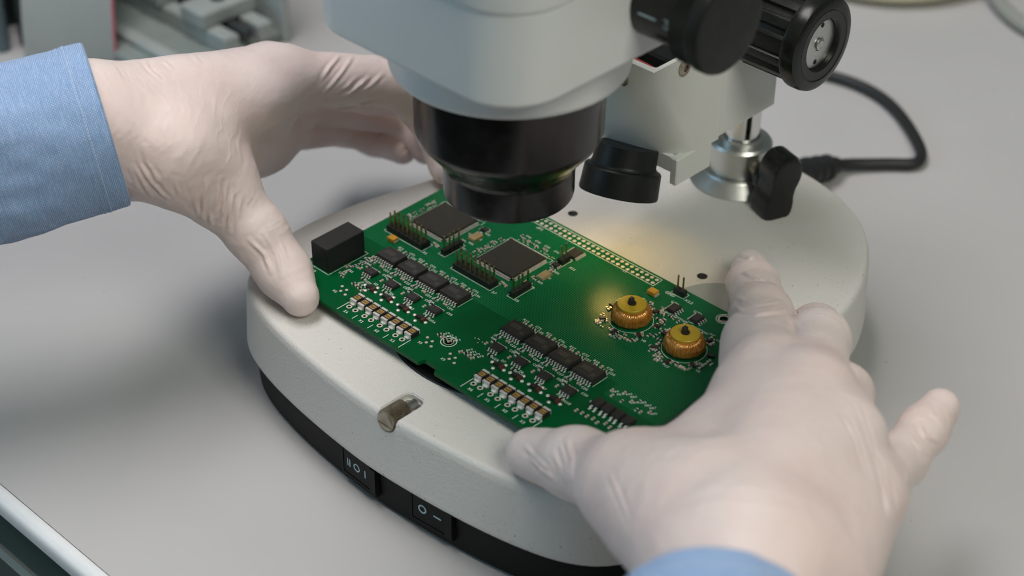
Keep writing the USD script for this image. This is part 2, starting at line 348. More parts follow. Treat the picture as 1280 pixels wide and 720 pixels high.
def rocker_switch(x, z, marks, label):
    f = path_for('rocker_switch', ms)
    W, H = 20.5, 13.0
    fr = prism(Polygon([(-W / 2, -H / 2), (W / 2, -H / 2), (W / 2, H / 2), (-W / 2, H / 2)]).difference(Polygon([(-W / 2 + 1, -H / 2 + .9), (W / 2 - 4, -H / 2 + .9), (W / 2 - 4, H / 2 - .9), (-W / 2 + 1, H / 2 - .9)])), 0, 1.5)
    fr = cat([fr, box(W / 2 - 3.7, W / 2 - .3, -H / 2 + .4, H / 2 - .4, 1.45, 2.1)])
    g = usd_obj_at(f, place_on_front(fr, x, z), 'switch', label)
    a0, a1 = -W / 2 + 1.2, W / 2 - 4.3
    rk = hull([(a0, -H / 2 + 1.1, -1), (a1, -H / 2 + 1.1, -1), (a0, H / 2 - 1.1, -1), (a1, H / 2 - 1.1, -1), (a0, -H / 2 + 1.1, 2.3), (a0, H / 2 - 1.1, 2.3), ((a0 + a1) / 2, -H / 2 + 1.1, 1.4), ((a0 + a1) / 2, H / 2 - 1.1, 1.4), (a1, -H / 2 + 1.1, .9), (a1, H / 2 - 1.1, .9)])
    rk = hull([(a0, y, zz) for y in (-H / 2 + 1.1, H / 2 - 1.1) for zz in (-1, 1.25)] + [(a1, y, zz) for y in (-H / 2 + 1.1, H / 2 - 1.1) for zz in (-1, 1.25)])
    obj('rocker', place_on_front(rk, x, z), 'switch', f)
    obj('mark_print', place_on_front(cat(marks), x, z, 1.27), 'mark', f)
def usd_obj_at(p, mesh, m, label):
    v, fa, _ = meshkit.arrays(mesh, False); b = base_of[ms]
    g = usdkit.mesh(stage, p, trimesh.Trimesh((v - b) * MM, fa, process=False), K[m], smooth=30); base_of[p] = b
    custom(g.GetPrim(), label=label); return g
rocker_switch(68.2, -42.0, [bar2(-6.9, -6.4, -1.5, 2.0, 0), bar2(-5.7, -5.2, -1.5, 2.0, 0), ring2(-1.5, .3, 1.75, .5, 0), bar2(3.1, 3.6, -1.5, 2.0, 0)], 'three position rocker switch marked II O I')
rocker_switch(106.8, -41.4, [ring2(-4.4, .5, 1.85, .5, 0), bar2(.9, 4.4, .1, .6, 0, -.05)], 'two position rocker switch marked O and a dash')

# clamp screw in the front pocket
sc = path_for('thumb_screw', ms)
kn = []
N = 40
for i in range(2 * N):
    a = math.pi * i / N; r = 4.2 if i % 2 else 3.8; kn.append((r * math.cos(a), r * math.sin(a)))
scc = np.array([86.6, -24.2, -8.2])
knurl = prism(Polygon(kn), 0, 8.4); Tk = np.eye(4); Tk[:3, 0] = [1, 0, 0]; Tk[:3, 1] = [0, 0, 1]; Tk[:3, 2] = [0, -1, 0]; Tk[:3, 3] = scc + [0, 9.0, 0]
knurl.apply_transform(Tk); knurl.fix_normals()
headcap = man(lathe([(0, 0), (3.9, 0), (3.9, 1.1), (3.5, 1.6), (0, 1.8)], scc + [0, .8, 0], (0, -1, 0), 40)) - man(box(82, 91, -28, -24.8, -9.6, -8.8))
g = usd_obj_at(sc, cat([knurl, tri(headcap)]), 'nickel', 'knurled thumb screw')
obj('screw_stud', lathe([(0, 0), (2.2, 0), (2.2, .6), (1.8, .9), (1.8, 5.4), (0, 5.4)], scc + [0, 8.9, 0], (0, 1, 0), 24), 'steel', sc)

# post and collar
pc = np.array([75, 189.5, 0.])
obj('post_flange', lathe([(0, -6), (20.5, -6), (20.8, -5.4), (16.0, -1.2), (15.4, -.4), (0, -.4)], pc, n=64), 'alu', ms)
obj('post_collar', lathe([(7.6, -.3), (13.0, -.3), (13.2, 0), (13.2, 11.6), (12.2, 12.8), (9.2, 12.8), (9.2, 14.6), (8.6, 15), (7.6, 15)], pc, n=64), 'alu', ms)
obj('post', lathe([(0, -5), (7.4, -5), (7.4, 150), (0, 150)], pc, n=48), 'chrome', ms)
ck = path_for('clamp_knob', ms)
d = np.array([.93, -.36, 0.]); d /= np.linalg.norm(d); kc = pc + [0, 0, 5.5]
e1 = np.cross([0, 0, 1.], d)
lob = []
def KR(a): return 5.6 + 10.6 * abs(math.cos(a - 1.38)) ** 3.0
for a in np.linspace(0, 2 * np.pi, 73)[:-1]:
    lob.append((KR(a) * math.cos(a), KR(a) * math.sin(a)))
lp = Polygon(lob)
def lobring(s, h): return np.array([kc + d * h + e1 * x * s + np.array([0, 0, 1.]) * y * s for x, y in lob])
usd_obj_at(ck, loft([lobring(.80, 22), lobring(.95, 22.7), lobring(1.0, 24), lobring(1.02, 33), lobring(.96, 34.7), lobring(.80, 35.5)]), 'knob', None)
obj('knob_hub', cyl(kc + d * 19, 6.0, 4.5, d, 24, .6), 'knob', ck)
obj('knob_thread', tube([kc + d * (12 + .35 * i) for i in range(28)], [3.1 if i % 2 else 2.7 for i in range(28)], 18), 'nickel', ck)

# bracket that carries the focus drive and the head
zt, zb = 84.5, 39.0
outer = hull([(95, 103.5, zt), (55, 103.5, zt), (95, 146, zt), (55, 146, zt), (95, 133, zb), (94, 128.4, zb), (91, 124.2, zb), (86.5, 121, zb), (80, 118.7, zb), (95, 146, zb), (55, 146, zb), (72.5, 117.3, zb), (62, 115.6, zb), (55, 116, zb)])
inn = hull([(93.2, 105.5, zt + 3), (57, 105.5, zt + 3), (93.2, 144, zt + 3), (57, 144, zt + 3), (93.2, 136, zb + 3), (93.2, 144, zb + 3), (57, 144, zb + 3), (82, 124, zb + 3), (57, 120, zb + 3)])
obj('bracket', tri(man(outer) - man(inn)), 'bracket', ms, smooth=28)
obj('bracket_tab', cat([box(91.6, 95.01, 121.0, 142, 28.0, 40, .5), box(57, 91.7, 121, 123.4, 33.5, 40)]), 'bracket', ms)
obj('rack_block', cat([box(56, 94.6, 146.2, 182.4, zb + .4, 150, .5)]), 'bracket', ms)
obj('drive_block', box(60, 90, 124, 142, 50, 78, 1.0), 'housing', ms)
obj('wire', tube(spline([(70, 108, 86), (79, 110, 82), (86, 113, 79.5), (90, 118, 72)], 20), .8, 8), 'red', ms)
obj('connector', box(84.5, 92.4, 114, 119, 68, 77, .5), 'housing', ms)
obj('bracket_screw', lathe([(0, 0), (3.3, 0), (3.3, .6), (2.6, 1.1), (1.4, 1.1), (1.2, .3), (0, .3)], (95, 121, 80.0), (1, 0, 0), 24), 'nickel', ms)
obj('bracket_screw', lathe([(0, 0), (3.0, 0), (3.0, .7), (2.3, 1.2), (1.3, 1.2), (1.1, .3), (0, .3)], (79, 104.9, 75.5), (.05, -1, -.2), 24), 'nickel', ms)

# focus knob
fk = path_for('focus_knob', ms)
fc = np.array([0, 164.3, 84.5])
flu = []
for i in range(160):
    a = 2 * np.pi * i / 160; r = 17.3 - 1.5 * (0.5 + .5 * math.tanh(6 * math.cos(14 * a) - 1.2)); flu.append((r * math.cos(a), r * math.sin(a)))
flu = np.array(flu)
def xring(pts, x): return np.c_[np.full(len(pts), x), fc[1] + pts[:, 0], fc[2] + pts[:, 1]]
usd_obj_at(fk, loft([xring(flu * .9, 95), xring(flu * .98, 96), xring(flu, 97), xring(flu, 120.0)]), 'knob', None)
obj('knob_rim', lathe([(17.2, 118.5), (18.4, 119.2), (18.7, 120), (18.7, 123.5), (18.2, 125.2), (16.8, 126), (14.4, 126.2), (14.0, 125.9), (13.7, 126.1), (10.6, 126.0), (10.1, 125.6), (10.0, 123.2), (0, 123.2)], (0, fc[1], fc[2]), (1, 0, 0), 96), 'knob', fk)
obj('knob_plate', lathe([(0, 123.4), (9.9, 123.4), (9.8, 123.7), (2.9, 123.8), (2.9, 123.3), (2.3, 123.3), (2.2, 124.6), (1.5, 124.9), (0, 124.7)], (0, fc[1], fc[2]), (1, 0, 0), 48), 'alu', fk)
for s in (-1, 1):
    obj('plate_hole', cyl((123.65, fc[1] + s * 1.2, fc[2] + s * 7.2), 1.0, .2, (1, 0, 0), 16), 'hole', fk)

# head: flange, body, objective
hc = np.array([78, 46, 0.])
def rrect(x0, x1, y0, y1, r, n=10):
    p = []
    for cx, cy, a0 in ((x1 - r, y0 + r, -90), (x1 - r, y1 - r, 0), (x0 + r, y1 - r, 90), (x0 + r, y0 + r, 180)):
        for a in np.linspace(a0, a0 + 90, n): p.append((cx + r * math.cos(math.radians(a)), cy + r * math.sin(math.radians(a))))
    return np.array(p)
hb = rrect(32.5, 131, -8, 97, 20)
hr = [lift(offset_ring(hb, 2.4), 124.0), lift(offset_ring(hb, .8), 124.3), lift(offset_ring(hb, .2), 124.9), lift(hb, 125.8), lift(hb, 154.6), lift(offset_ring(hb, .5), 155.3), lift(offset_ring(hb, -.4), 156.2), lift(offset_ring(hb, -.9), 157.4), lift(offset_ring(hb, -2), 175), lift(offset_ring(hb, -2), 290), lift(offset_ring(hb, 4), 300)]
obj('head_body', loft(hr), 'head', ms, smooth=40)
for sx in (-1, 1):
    e_ = obj('eyepiece', tube([(82 + sx * 31, 20, 290), (82 + sx * 31, -70, 360)], 19, 32), 'head', ms)
    obj('eyecup', tube([(82 + sx * 31, -70.5, 360.4), (82 + sx * 31, -110, 391)], [20, 22], 32), 'lens_dull', e_)
obj('head_flange', lathe([(30, 104.8), (39.6, 104.8), (40.8, 105.2), (41.5, 106.2), (41.8, 107.6), (42, 126), (0, 126)], hc, n=128), 'head', ms, smooth=40)
ob = path_for('objective', ms)
usd_obj_at(ob, lathe([(0, 56), (19.5, 56), (20.5, 53.4), (22.4, 53.0), (23.4, 53.6), (23.6, 54.6), (23.6, 65.2), (24.4, 66.0), (24.6, 67.4), (25.2, 68.6), (31.6, 76.2), (32.8, 78.2), (33.4, 80.4), (33.6, 106), (0, 106)], hc, n=128), 'lens', None)
obj('front_glass', lathe([(0, 55.2), (12, 55.6), (19.4, 56.2), (19.4, 57), (0, 57)], hc, n=64), 'lens', ob)
zk = path_for('zoom_knob', ms)
zc = np.array([0, 57.6, 143.8])
Rx = (0, zc[1], zc[2])
usd_obj_at(zk, lathe([(0, 128), (12.8, 128), (13.0, 131.5), (13.0, 147.0), (13.6, 147.6), (14.6, 148.4), (15.4, 148.8)], Rx, (1, 0, 0), 96), 'knob', 'zoom knob marked 3')
kr = []
for i in range(240):
    a = 2 * np.pi * i / 240; r = 15.9 - .35 * (i % 2); kr.append((r * math.cos(a), r * math.sin(a)))
kr = np.array(kr)
def zring(pts, x): return np.c_[np.full(len(pts), x), zc[1] + pts[:, 0], zc[2] + pts[:, 1]]
obj('knurled_ring', loft([zring(kr, 148.7), zring(kr, 155.2)]), 'lens_dull', zk)
obj('knob_cap', lathe([(15.2, 155.1), (16.2, 155.4), (16.5, 156.0), (16.5, 159.2), (16.0, 160.2), (14.8, 160.6), (0, 160.6)], Rx, (1, 0, 0), 96), 'lens_dull', zk)
def on_knob(mesh, x, ang, r):
    """mesh in (u along the axis, v around, w out)"""
    c, s = math.cos(ang), math.sin(ang); T = np.eye(4)
    T[:3, 0] = [1, 0, 0]; T[:3, 2] = [0, c, s]; T[:3, 1] = np.cross(T[:3, 2], T[:3, 0]); T[:3, 3] = [x, zc[1] + r * c, zc[2] + r * s]
    m = mesh.copy(); m.apply_transform(T); return m
obj('index_mark', on_knob(box(-4, 3, -.3, .3, -.05, .06), 138.5, math.radians(181), 13.0), 'mark', zk)
m3t = text('3', 3.2, -1, -1.6, 0, 0, .06)
obj('zoom_number', on_knob(m3t, 145.4, math.radians(181), 13.0), 'mark', zk)

# illuminator
il = path_for('illuminator', ms)
ic = np.array([78.0, 107.2, 24.0]); ax = np.array([.13, -.38, -.92]); ax /= np.linalg.norm(ax)
usd_obj_at(il, lathe([(11.4, 10), (11.4, 0), (13.4, 0), (15.4, -.2), (15.6, .4), (15.1, 9.6), (14.6, 10.2), (13.4, 10.6), (13.0, 11.2), (12.6, 12), (12.3, 19), (0, 19)], ic, -ax, 72), 'lens_dull', None)
g2 = usdkit.material(stage, '/World/Looks/lamp_glass', {'e': ('emission', {'color': (1.0, .66, .17), 'strength': 15.0})}, surface='e.emission')
K['filament'] = g2
obj('lamp', lathe([(0, 7.5), (6.5, 7.5), (6.5, 8.1), (0, 8.1)], ic + np.array([-1.0, -3.5, 0]), -ax, 48), 'filament', il)

# ------------------------------------------------------------------ grey disc, cable, things at the back of the bench
gd = obj('stage_plate', cyl((134, 103, -5.95), 21.5, 2.2, n=72, bev=.4), 'grey_disc', label='flat grey round stage plate lying under the right end of the green board', cat='stage plate')
cb = thing('power_cable', 'black power cable curling from the back of the microscope base', 'cable', (60, 266, -54))
obj('cord', tube(spline([(59.5, 262, -43.5), (62.6, 287, -48.3), (65.5, 294, -49.6), (72, 302.5, -50.4), (80, 311, -50.6), (86, 318, -50.6), (84, 326, -50.6), (77, 334, -50.6), (58.4, 349, -50.6), (37, 360, -50.6), (15, 362, -50.6), (-15, 352, -50.6), (-60, 340, -50.6)], 90), 2.85, 16), 'cable', cb)
PT = lambda t: (53.5 + t * 9.0, 212 + t * 74, -34 - t * 14)
pl = [tube([PT(t) for t in np.linspace(0, 1, 10)], [8, 8.4, 8.6, 8.6, 8.4, 8.0, 7.2, 6.4, 5.4, 4.2], 20)]
obj('plug', pl[0], 'cable', cb)
for i in range(3):
    t = .70 + .09 * i
    obj('strain_relief', tube([PT(t + q) for q in (0, .01, .04, .05)], [5.8 - i * .4, 7.4 - i * .5, 7.4 - i * .5, 5.8 - i * .4], 18), 'cable', cb)
rb = thing('ribbon_cable', 'flat grey ribbon cable with one pink edge wire behind the left sleeve', 'cable', (-310, 118, -54))
rw = np.array([.718, .696, 0.]) ; rw /= np.linalg.norm(rw); bk = np.array([-.696, .718, 0.])
pathp = spline([(-289, 96, -53), (-291, 98, -40), (-300, 107, -10), (-318, 125, 30), (-345, 152, 62), (-380, 188, 75)], 30)
for i in range(38):
    c = (i - 18.5) * 1.27
    obj('ribbon_wire', tube(pathp + rw * c, .68, 6), 'pink' if i == 37 else 'ribbon', rb, label='pink edge wire' if i == 37 else None)
ft = thing('test_fixture', 'blurred grey metal fixture with parallel rails at the back left of the bench', 'fixture', (-290, 190, -54))
obj('fixture_plate', box(-430, -228, 112, 188, -53.9, -48, .8), 'plate', ft)
for y in (150, 172):
    obj('rail', box(-430, -226, y, y + 9, -47.99, -38, .8), 'rail', ft)
for x in (-262, -300, -345):
    cbk = obj('carriage', box(x, x + 20, 148, 184, -37.99, -29, 1.0), 'rail', ft)
    obj('carriage_screw', cyl((x + 10, 166, -29), 4, 3, n=18), 'dkgrey', cbk)
obj('rod', tube([(-430, 166, -41), (-227, 166, -41)], 3.0, 14), 'dkgrey', ft)
obj('side_panel', box(-430, -226, 188.1, 193, -53.9, 70, .8), 'ribbon', ft)
obj('side_strip', box(-430, -232, 122, 130, -47.99, -44, .5), 'rail', ft)
iq = thing('instrument', 'dark instrument with upright blue grey cylinders at the far left', 'instrument', (-350, 80, -54))
obj('case', box(-470, -345, 60, 118, -54, 60, 3), 'dkgrey', iq)
for i, (x, y, r, h) in enumerate(((-326, 78, 4.5, 70), (-334, 99, 5, 86), (-338, 84, 3.5, 90), (-322, 90, 3, 40))):
    obj('upright_cylinder', cyl((x, y, -54), r, h, n=24, bev=.8), 'bluegrey' if i % 2 == 0 else 'dkgrey', iq)
cd = obj('cream_dish', lathe([(0, -54), (62, -54), (70, -48), (71, -44), (69, -42), (66, -43), (60, -50), (0, -50)], (-62, 505, 0), n=72), 'cream', label='cream enamel dish rim at the top edge behind the microscope', cat='dish')
hz = obj('hose', tube(spline([(-10, 530, -49), (14, 502, -49), (30, 488, -49), (50, 478, -49), (90, 475, -49), (260, 520, -49), (700, 640, -49)], 80), 4.2, 14), 'tube', label='thin grey hose lying at the far right of the bench', cat='hose')

# ------------------------------------------------------------------ circuit board and the pieces soldered to it
rng = random.Random(7)
pcb = thing('circuit_board', 'green circuit board full of black chips held under the microscope', 'circuit board', (81, 51, -1.6))
LX, LY = 162.3, 102.5
plate = Polygon([(1.5, 0), (77.6, 0), (78.4, 2.6), (85.2, 2.6), (86, 0), (LX - 1.5, 0), (LX, 1.5), (LX, LY - 1.5), (LX - 1.5, LY), (1.5, LY), (0, LY - 1.5), (0, 1.5)])
HX0, HY0 = 47.2, 99.886
row_holes = [(HX0 + 2.54 * i, HY0 - 2.54 * j) for i in range(-6, 24) for j in (0, 1)]
pairs = [q for g in (0, 66.0) for q in [(34.8 + g, 5.1), (38.2 + g, 5.1), (43.3 + g, 5.1), (46.9 + g, 5.1), (51.7 + g, 5.1), (55.3 + g, 5.1), (60.2 + g, 5.1), (63.8 + g, 5.1)]]
mounts = [(76.9, 16.2), (139.8, 98.2), (6, 97)]
holes = [Point(x, y).buffer(.62, 3) for x, y in pairs] + [Point(x, y).buffer(1.7, 8) for x, y in mounts]
obj('board', prism(plate.difference(shapely.union_all(holes)), -1.6, 0), 'board', pcb, smooth=False)
silk, pads, vias = [], [], []
def annulus(x, y, r, r0, z=.02, d=.03, n=5):
    m = trimesh.creation.extrude_polygon(Point(x, y).buffer(r, n).difference(Point(x, y).buffer(r0, max(2, n - 2))), d, engine='earcut'); m.apply_translation((0, 0, z)); return m
def line(x0, y0, x1, y1, w=.22):
    d = np.array([x1 - x0, y1 - y0]); L = np.linalg.norm(d); m = box(-w / 2, L + w / 2, -w / 2, w / 2, .015, .045)
    m.apply_transform(trimesh.transformations.rotation_matrix(math.atan2(d[1], d[0]), [0, 0, 1])); m.apply_translation((x0, y0, 0)); silk.append(m)
def path(pts, w=.22, close=False):
    for a, b in zip(pts, pts[1:] + (pts[:1] if close else [])): line(*a, *b, w)
def label(s, x, y, h=1.05, rot=0.0): silk.append(text(s, h, x, y, .015, rot))
def dot(x, y, r=.45): pads.append(cyl((x, y, .01), r, .06, n=8))
for x, y in row_holes: pads.append(lathe([(0, .02), (.82, .02), (.66, .13), (0, .2)], (x, y, 0), n=10))
for x, y in pairs: pads.append(annulus(x, y, 1.15, .62, n=6))
for x, y in mounts:
    silk.append(annulus(x, y, 3.1, 2.85, n=10)); pads.append(annulus(x, y, 2.3, 1.72, n=10) if y > 50 else annulus(x, y, 1.95, 1.72, n=10))
path([(HX0 - 16.5, HY0 + 1.4), (HX0 + 23 * 2.54 + 1.5, HY0 + 1.4), (HX0 + 23 * 2.54 + 1.5, HY0 - 4.0), (HX0 - 16.5, HY0 - 4.0)])

def gull(n, pitch, yb, yt, w, zt, rows=(1, -1)):
    ms_ = []
    for s in rows:
        for i in range(n):
            x = (i - (n - 1) / 2) * pitch
            y0, y1 = sorted((s * yb, s * (yb + (yt - yb) * .42)))
            ms_.append(box(x - w / 2, x + w / 2, y0, y1, zt - .18, zt))
            y0, y1 = sorted((s * (yb + (yt - yb) * .36), s * (yb + (yt - yb) * .56)))
            ms_.append(box(x - w / 2 + .003, x + w / 2 - .003, y0, y1, .06, zt + .02))
            y0, y1 = sorted((s * (yb + (yt - yb) * .5), s * yt))
            ms_.append(box(x - w / 2 + .006, x + w / 2 - .006, y0, y1, .03, .22))
    return cat(ms_)
def chipbody(w, l, z0, z1):
    zm = (z0 + z1) / 2; c = .09 * min(w, l) if min(w, l) < 6 else .32
    rr = lambda d, z: np.array([(-w / 2 + d, -l / 2 + d, z), (w / 2 - d, -l / 2 + d, z), (w / 2 - d, l / 2 - d, z), (-w / 2 + d, l / 2 - d, z)])
    return hull(np.vstack([rr(c * .7, z0), rr(0, zm), rr(c, z1)]))
def moved(m, x, y, rot=0.0, z=0.0):
    m = m.copy()
    if rot: m.apply_transform(trimesh.transformations.rotation_matrix(rot, [0, 0, 1]))
    m.apply_translation((x, y, z)); return m
def sqring(cx, cy, s, w, z):
    m = trimesh.creation.extrude_polygon(Polygon([(cx - s, cy - s), (cx + s, cy - s), (cx + s, cy + s), (cx - s, cy + s)]).difference(Polygon([(cx - s + w, cy - s + w), (cx + s - w, cy - s + w), (cx + s - w, cy + s - w), (cx - s + w, cy + s - w)])), .02, engine='earcut'); m.apply_translation((0, 0, z)); return m
s16b, s16p = chipbody(10.35, 7.5, .15, 2.45), gull(8, 1.27, 3.7, 5.35, .46, 1.25)
s16m = cat([sqring(3.0, -1.3, .75, .2, 2.452)] + [box(-3.6, 1.2, y - .16, y + .16, 2.452, 2.47) for y in (1.3, .5, -.3)] + [box(2.75, 3.25, -1.5, -1.05, 2.452, 2.47)])
s8b, s8p = chipbody(4.95, 3.95, .12, 1.65), gull(4, 1.27, 1.95, 3.15, .44, .9)
def microchip(x, y, b, p, mark=None, rot=0.0, m='chip2'):
    c = obj('microchip', moved(b, x, y, rot), m, pcb, smooth=False)
    obj('pins', moved(p, x, y, rot), 'tin', c, smooth=False)
    if mark is not None: obj('chip_print', moved(mark, x, y, rot), 'chipmark', c, smooth=False)
    return c
ends, tans, darks, browns = [], [], [], []
def passive(x, y, rot=0.0, s=1.0, kind=0):
    L_, W_, H_ = 1.75 * s, .9 * s, .6 * s
    for e in (-1, 1):
        b = box(*(sorted((e * L_ / 2, e * L_ * .26))), -W_ / 2, W_ / 2, .03, H_); ends.append(moved(b, x, y, rot))
    (tans, darks, browns)[kind].append(moved(box(-L_ * .27, L_ * .27, -W_ * .46, W_ * .46, .06, H_ * .96), x, y, rot))
capb = cat([box(-1.75, 1.75, -2.0, 2.0, .1, 1.95)])
capt = cat([box(-1.55, 1.55, *sorted((s * 1.55, s * 2.55)), .05, 2.02) for s in (-1, 1)] + [box(-1.0, 1.0, *sorted((s * 2.4, s * 3.15)), .03, .5) for s in (-1, 1)])
capm = box(-1.2, 1.2, -.95, .95, 1.951, 1.985)
capw = cat([bar for k in range(4) for bar in [box(-.9 + .5 * k, -.6 + .5 * k, -.6 + .2 * (k % 2), .5 - .15 * (k % 3), 1.986, 2.0)]])
H2 = math.pi / 2
n = 0
for gx, gi in ((0.0, 0), (68.1, 1)):
    for i in range(4):
        x = 23.3 + gx + 11.72 * i
        microchip(x, 37.5, s16b, s16p, s16m)
        path([(x + 5.5, 33.6), (x + 5.5, 41.4)], .16)
        x8 = 24.7 + gx + 11.78 * i
        microchip(x8, 25.3, s8b, s8p)
        # sensing trio: small transistor with two round solder joints and a brown diode
        xs = 31.4 + gx + 9.25 * i - (0.3 if i else 0)
        t = obj('transistor', moved(chipbody(2.9, 1.7, .15, 1.25), xs, 18.6, .25), 'darkres', pcb, smooth=False)
        obj('diode', moved(chipbody(1.6, 2.4, .1, 1.3), xs + 2.3, 18.3), 'brown', pcb, smooth=False)
        for dx, dy in ((-2.6, .2), (.1, -2.2), (3.7, -.3), (2.2, 2.2)):
            bl = trimesh.creation.icosphere(1, .75); bl.apply_scale((1, 1, .55)); bl.apply_translation((xs + dx, 18.4 + dy, .2)); ends.append(bl)
        # passives and printing that repeat with every channel
        passive(x + 1.2, 31.1, 0, 1.0, 0); passive(x - 3.4, 30.9, 0, 1.15, 1); passive(x8 + 1.0, 20.6, .0, 1.2, 1)
        passive(x8 - 4.2, 27.6, H2, 1.1, 1); passive(x8 - 5.2, 24.8, H2, .9, 0)
        label(f'C{21 + n}', x + 2.6, 30.4); label(f'R{40 + n}', x - 5.6, 30.3); label(f'U{11 + n}', x8 + 2.2, 20.2); label(f'R{61 + n}', x8 - 6.8, 28.6, 1.0, .0); label(f'C{52 + n}', x8 + 3.4, 27.8); label(f'D{3 + n}', xs - 1.2, 21.4)
        passive(x - 2.2, 43.7, 0, .9, 0); passive(x + .4, 44.0, H2, .95, 0); passive(x + 2.6, 43.6, 0, .8, 1)
        for k in range(6): dot(x - 4.6 + 1.05 * k + rng.uniform(-.15, .15), 42.5 + rng.uniform(-.2, .2), .28)
        label(f'R{11 + n}', x - 4.6, 44.9); label(f'C{71 + n}', x + 1.6, 45.0); label(f'C{31 + n}', x + 4.0, 43.4)
        n += 1
    for i in range(8):
        x = 34.7 + gx * .9695 + 4.25 * i
        c = obj('film_capacitor', moved(capb, x, 9.5), 'darkres', pcb, smooth=False)
        obj('terminals', moved(capt, x, 9.5), 'tin', c, smooth=False)
        obj('top_band', moved(cat([capm]), x, 9.5), 'ochre', c, smooth=False)
        obj('band_print', moved(capw, x, 9.5), 'darkres', c, smooth=False)
    for i in range(4):
        x0 = 32.6 + gx * .9695 + 8.5 * i
        path([(x0, .9), (x0, 3.6)] if i else [(x0 + 2.5, 7.3), (x0, 7.3), (x0, .9)], .2)
        label(('X4', 'X1', 'X2', 'X3')[i], x0 + 2.6, 1.5, 1.2)
    path([(66.3 + gx * .9695, .9), (66.3 + gx * .9695, 7.2), (63.4 + gx * .9695, 7.2)], .2)
# chips at the far right: a row of four small ones
for i in range(4):
    x = 140.5 + 4.62 * i
    microchip(x, 27.3, chipbody(4.0, 4.4, .15, 2.0), gull(2, 2.0, 2.15, 4.2, .85, .8, (-1,)), m='chip2')
label('U9', 136.6, 26.6); label('U8', 157.8, 23.2)
for k in range(9):
    passive(138.5 + 2.2 * k + rng.uniform(-.4, .4), 34.5 + rng.choice((0, 2.2, 4.2)), H2, .9, rng.choice((0, 1))); label(f'R{80 + k}', 139.2 + 2.2 * k, 36.0 + rng.choice((0, 2.2)), .95, .9)
for k in range(7): passive(137 + 2.4 * k, 20.6 + rng.uniform(-1, 1), H2, .9, 0)
# two square processors
q = 19.34
qb = chipbody(q, q, .25, 1.55)
def quad_pins(n_, pitch, half):
    g = gull(n_, pitch, half - .05, half + 1.25, .26, .85)
    return cat([g, moved(g, 0, 0, H2)])
qp = quad_pins(36, .5, q / 2)
qm = cat([trimesh.creation.cylinder(.6, .02, sections=16, transform=trimesh.transformations.translation_matrix((-7.6, -7.6, 1.56)))] + [box(-6.5, 4.5, y - .4, y + .4, 1.552, 1.558) for y in (3, 0, -3)])
microchip(19.2, 70.1, qb, qp, None, m='chip'); microchip(56.84, 69.92, qb, qp, None, m='chip')
microchip(71.5, 90.3, chipbody(6.2, 5.2, .15, 1.3), gull(9, .65, 2.55, 3.6, .32, .75), m='chip', rot=H2)
for sx, sy in ((71.6, 79.4), (34.6, 77.5)):
    microchip(sx, sy, chipbody(2.4, 3.0, .1, 1.1), gull(3, .95, 1.45, 2.3, .4, .6), rot=H2, m='chip2')
for cx, cy in ((56.84, 69.92), (19.2, 70.1)):
    path([(cx - 11.4, cy + 9), (cx - 11.4, cy + 11.4), (cx + 11.4, cy + 11.4), (cx + 11.4, cy + 9)], .14)
    for k in range(13):
        u = rng.uniform(-9, 9)
        passive(cx + u, cy + 14.0 + rng.uniform(-.8, 1.4), rng.choice((0, H2)), .8, rng.choice((0, 0, 1)))
        v = rng.uniform(-9, 9)
        passive(cx + 14.6 + rng.uniform(-1.2, 1.6), cy + v, rng.choice((0, H2)), .8, rng.choice((0, 0, 1)))
        passive(cx - 13.6 + rng.uniform(-.9, .8), cy + rng.uniform(-8, 9), rng.choice((0, H2)), .8, rng.choice((0, 0, 1)))
        dot(cx + rng.uniform(-11, 11), cy + 12.6 + rng.uniform(-.3, .3), .3); dot(cx - 12.3 + rng.uniform(-.3, .3), cy + rng.uniform(-9, 9), .3)
    for k in range(4):
        label(f'C{91 + k}', cx - 8 + 5 * k, cy + 16.2, 1.0); label(f'R{30 + k}', cx + 16.8, cy - 8 + 4.6 * k, 1.0)
        passive(cx + 8 + .9 * k, cy - 13.2 - .3 * k, rng.choice((0, H2)), .85, 0)
for x, y, r in ((35.6, 71.3, H2), (73.2, 71.2, H2)):
    c = obj('crystal', moved(box(-2.6, 2.6, -1.65, 1.65, .1, 1.15, .18), x, y, r), 'crystal', pcb, smooth=False)
    obj('crystal_base', moved(box(-2.75, 2.75, -1.8, 1.8, .03, .35), x, y, r), 'ceramic', c, smooth=False)
for x, y in ((14.0, 46.6), (110.6, 91.6)):
    c = obj('tantalum_capacitor', box(x - 1.9, x + 1.9, y - 1.5, y + 1.5, .2, 2.0, .2), 'tant', pcb, smooth=False)
    obj('terminals', cat([box(x - 2.2, x - 1.5, y - 1.15, y + 1.15, .03, 1.0), box(x + 1.5, x + 2.2, y - 1.15, y + 1.15, .03, 1.0)]), 'tin', c, smooth=False)
    obj('polarity_band', box(x - 1.5, x - 1.05, y - 1.25, y + 1.25, 2.002, 2.03), 'ochre', c, smooth=False)
